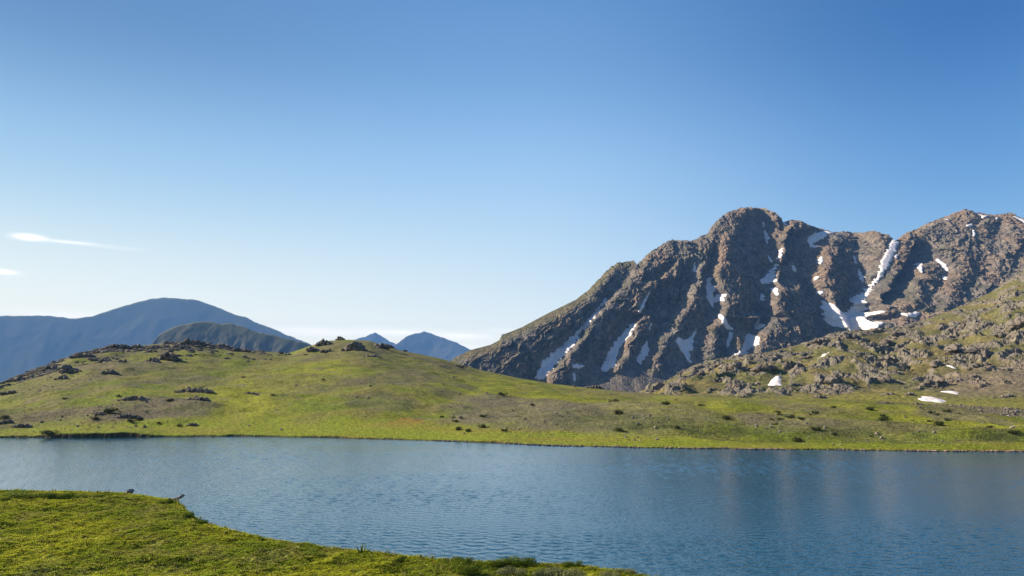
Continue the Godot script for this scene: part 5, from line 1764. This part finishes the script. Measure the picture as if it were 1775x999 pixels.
# ---------- stones, a log and such by the water
func shore_details() -> void:
	var pink := tinted(stones[0], Color(0.55, 0.42, 0.37) * 0.9, "pinkish stone")
	var o := solid(stones[5], pink)
	o.position = Vector3(-45.6, 0.45, -91.6)
	o.scale = Vector3(0.66, 0.5, 0.5)
	tag(place(o, "boulder"), "pinkish boulder sitting on the near bank's rim against the water", "boulder")
	var log_ := SurfaceTool.new()
	log_.begin(Mesh.PRIMITIVE_TRIANGLES)
	rock_shape(log_, 911, Vector3.ZERO, Vector3(0.95, 0.16, 0.2), Color(0.34, 0.27, 0.21), 0.0, 0.18)
	rock_shape(log_, 912, Vector3(0.75, 0.28, 0.05), Vector3(0.42, 0.24, 0.26), Color(0.60, 0.50, 0.38), 0.3, 0.3)
	rock_shape(log_, 913, Vector3(-0.5, 0.02, 0.2), Vector3(0.4, 0.16, 0.25), Color(0.10, 0.08, 0.06), 0.8, 0.0)
	log_.generate_normals()
	var l := solid(log_.commit(), stone_skin)
	l.position = Vector3(-38.2, 0.36, -87.0)
	l.rotation.y = 0.25
	tag(place(l, "driftwood"), "weathered driftwood stump poking from the bank's point over the water", "driftwood")
	var spots := []
	for k in 1900:
		var u := rng.randf_range(-0.10, 0.72)
		var s := table_at(shore_table, B0, B1, u)
		if rng.randf() > clampf(0.5 + 1.6 * patchy.get_noise_1d(u * 160.0), 0.0, 1.0):
			continue
		var depth := s.x + 1.0 - 1.5 * jag.get_noise_2d(u * s.x * 0.6, -s.x - 1.0) + rng.randf_range(-0.5, 0.3)
		var size := 0.06 + 0.20 * pow(rng.randf(), 2.0)
		spots.append([Transform3D(Basis.from_euler(Vector3(0, rng.randf() * TAU, 0)).scaled(Vector3(size * 1.4, size, size)), Vector3(u * depth, 0.03 + size * 0.4, -depth)), Color(0.50, 0.38, 0.31) * rng.randf_range(0.5, 1.3)])
	scatter(stones[4], stone_skin, spots, "shore_stones", "line of small pinkish stones along the far water's edge", "stones")
	spots = []
	for k in 1500:
		var a: Vector3 = near_shore[4 + k % 19]
		var b: Vector3 = near_shore[5 + k % 19]
		var p := a.lerp(b, rng.randf()) + Vector3(rng.randfn() * 0.35, 0, rng.randfn() * 0.3)
		var s := bank_reach(p.x, p.z)
		if s > -0.5 and s < 0.25 and patchy.get_noise_2d(p.x * 1.5, p.z * 1.5) > -0.1:
			var size := 0.03 + 0.12 * pow(rng.randf(), 2.5)
			spots.append([Transform3D(Basis.from_euler(Vector3(0, rng.randf() * TAU, 0)).scaled(Vector3(size * 1.4, size, size)), Vector3(p.x, maxf(bank_height(p.x, p.z), 0.0) + size * 0.3, p.z)), Color(0.34, 0.28, 0.23) * rng.randf_range(0.5, 1.3)])
	scatter(stones[7], stone_skin, spots, "waterline_stones", "small wet stones along the near bank's waterline", "stones")
	spots = []
	while spots.size() < 260:
		var x := rng.randf_range(-10.0, 9.5)
		var z := -53.0 - rng.randf_range(-1.6, 1.8)
		if bank_reach(x, z) > 0.3:
			var size := 0.03 + 0.10 * pow(rng.randf(), 3.0)
			spots.append([Transform3D(Basis.from_euler(Vector3(0, rng.randf() * TAU, 0)).scaled(Vector3(size * 1.4, size, size)), Vector3(x, bank_height(x, z) + size * 0.3, z)), Color(0.36, 0.29, 0.23) * rng.randf_range(0.6, 1.4)])
	scatter(stones[6], stone_skin, spots, "bare_soil_stones", "small stones lying on the bare soil at the tip of the near bank", "stones")


# ---------- grass
func grasses() -> void:
	var spots := [[], [], []]
	while spots[0].size() + spots[1].size() + spots[2].size() < 210000:
		var depth := sqrt(rng.randf_range(36.0 * 36.0, 96.0 * 96.0))
		var x := rng.randf_range(-0.78, 0.40) * depth
		var z := -depth
		var s := bank_reach(x, z)
		if s < 0.12:
			continue
		var c := bank_color(x, z)
		var bare := smooth(0.02, 0.05, c.b - 0.022) * smooth(0.13, 0.16, c.r)
		if rng.randf() < bare * 0.8:
			continue
		var k := clampf(mid.get_noise_2d(x * 1.4, z) * 1.2 + 0.5, 0.0, 1.0)
		var size := lerpf(0.06, 0.14, rng.randf()) * lerpf(1.25, 0.8, k) * (1.0 + 0.7 * (1.0 - smooth(0.2, 1.6, s)))
		if rng.randf() < 0.012 + 0.03 * smooth(0.15, 0.4, patchy.get_noise_2d(x * 1.7 + 50.0, z * 1.7)):
			size *= rng.randf_range(1.6, 2.6)   # taller sedge
			c = c.lerp(STRAW if rng.randf() < 0.6 else DEEP, 0.75)
		spots[rng.randi() % 3].append([Transform3D(Basis(Vector3.UP, rng.randf() * TAU).scaled(Vector3(size * 1.2, size, size * 1.2)), Vector3(x, bank_height(x, z) - 0.02, z)), c * (1.05 + 0.75 * pow(rng.randf(), 1.3))])
	for k in 3:
		scatter(tufts[k], leaf_skin, spots[k], "grass", ["short bright grass covering the near bank, longest blades", "short bright grass covering the near bank, tufted blades", "short bright grass covering the near bank, leaning blades"][k], "grass")
	var far := [[], []]
	while far[0].size() + far[1].size() < 150000:
		var u := rng.randf_range(-0.72, 0.74)
		var s := table_at(shore_table, B0, B1, u)
		var c := table_at(crest_table, B0, B1, u)
		var depth := lerpf(s.x + 0.1, c.x + 3.0, pow(rng.randf(), 1.2))
		var x := u * depth
		var z := -depth
		var tint := meadow_color(x, z)
		var size := rng.randf_range(0.05, 0.12) * (1.0 + 0.4 * patchy.get_noise_2d(x, z))
		far[rng.randi() % 2].append([Transform3D(Basis(Vector3.UP, rng.randf() * TAU).scaled(Vector3(size * 1.8, size, size * 1.8)), Vector3(x, meadow_height(x, z) - 0.03, z)), tint * rng.randf_range(1.0, 1.25)])
	for k in 2:
		scatter(tufts[k], leaf_skin, far[k], "meadow_grass", ["wind combed grass over the far meadow hill, taller tufts", "wind combed grass over the far meadow hill, shorter tufts"][k], "grass")
	# flowers: a few yellow drifts and scattered pale heads
	var heads := SphereMesh.new()
	heads.radius = 1.0
	heads.height = 1.2
	heads.radial_segments = 6
	heads.rings = 3
	var drifts := [Vector3(-32.0, -66.0, 2.2), Vector3(-20.5, -42.0, 1.8), Vector3(-24.0, -43.0, 2.0), Vector3(-34.0, -47.0, 2.6), Vector3(-9.0, -57.0, 2.5)]
	var bloom := []
	for d: Vector3 in drifts:
		for k in 160:
			var x := d.x + rng.randfn() * d.z * 1.5
			var z := d.y + rng.randfn() * d.z
			if bank_reach(x, z) > 0.5:
				bloom.append([Transform3D(Basis().scaled(Vector3.ONE * rng.randf_range(0.02, 0.035)), Vector3(x, bank_height(x, z) + rng.randf_range(0.12, 0.22), z)), Color(0.62, 0.40, 0.02)])
	for k in 900:
		var depth := rng.randf_range(38.0, 80.0)
		var x := rng.randf_range(-0.74, 0.1) * depth
		if bank_reach(x, -depth) > 0.8:
			bloom.append([Transform3D(Basis().scaled(Vector3.ONE * rng.randf_range(0.015, 0.03)), Vector3(x, bank_height(x, -depth) + rng.randf_range(0.12, 0.24), -depth)), Color(0.62, 0.60, 0.42) if k % 3 else Color(0.55, 0.42, 0.05)])
	scatter(heads, flower_skin, bloom, "wildflowers", "tiny yellow and cream wildflower heads dotted through the near grass", "wildflowers")
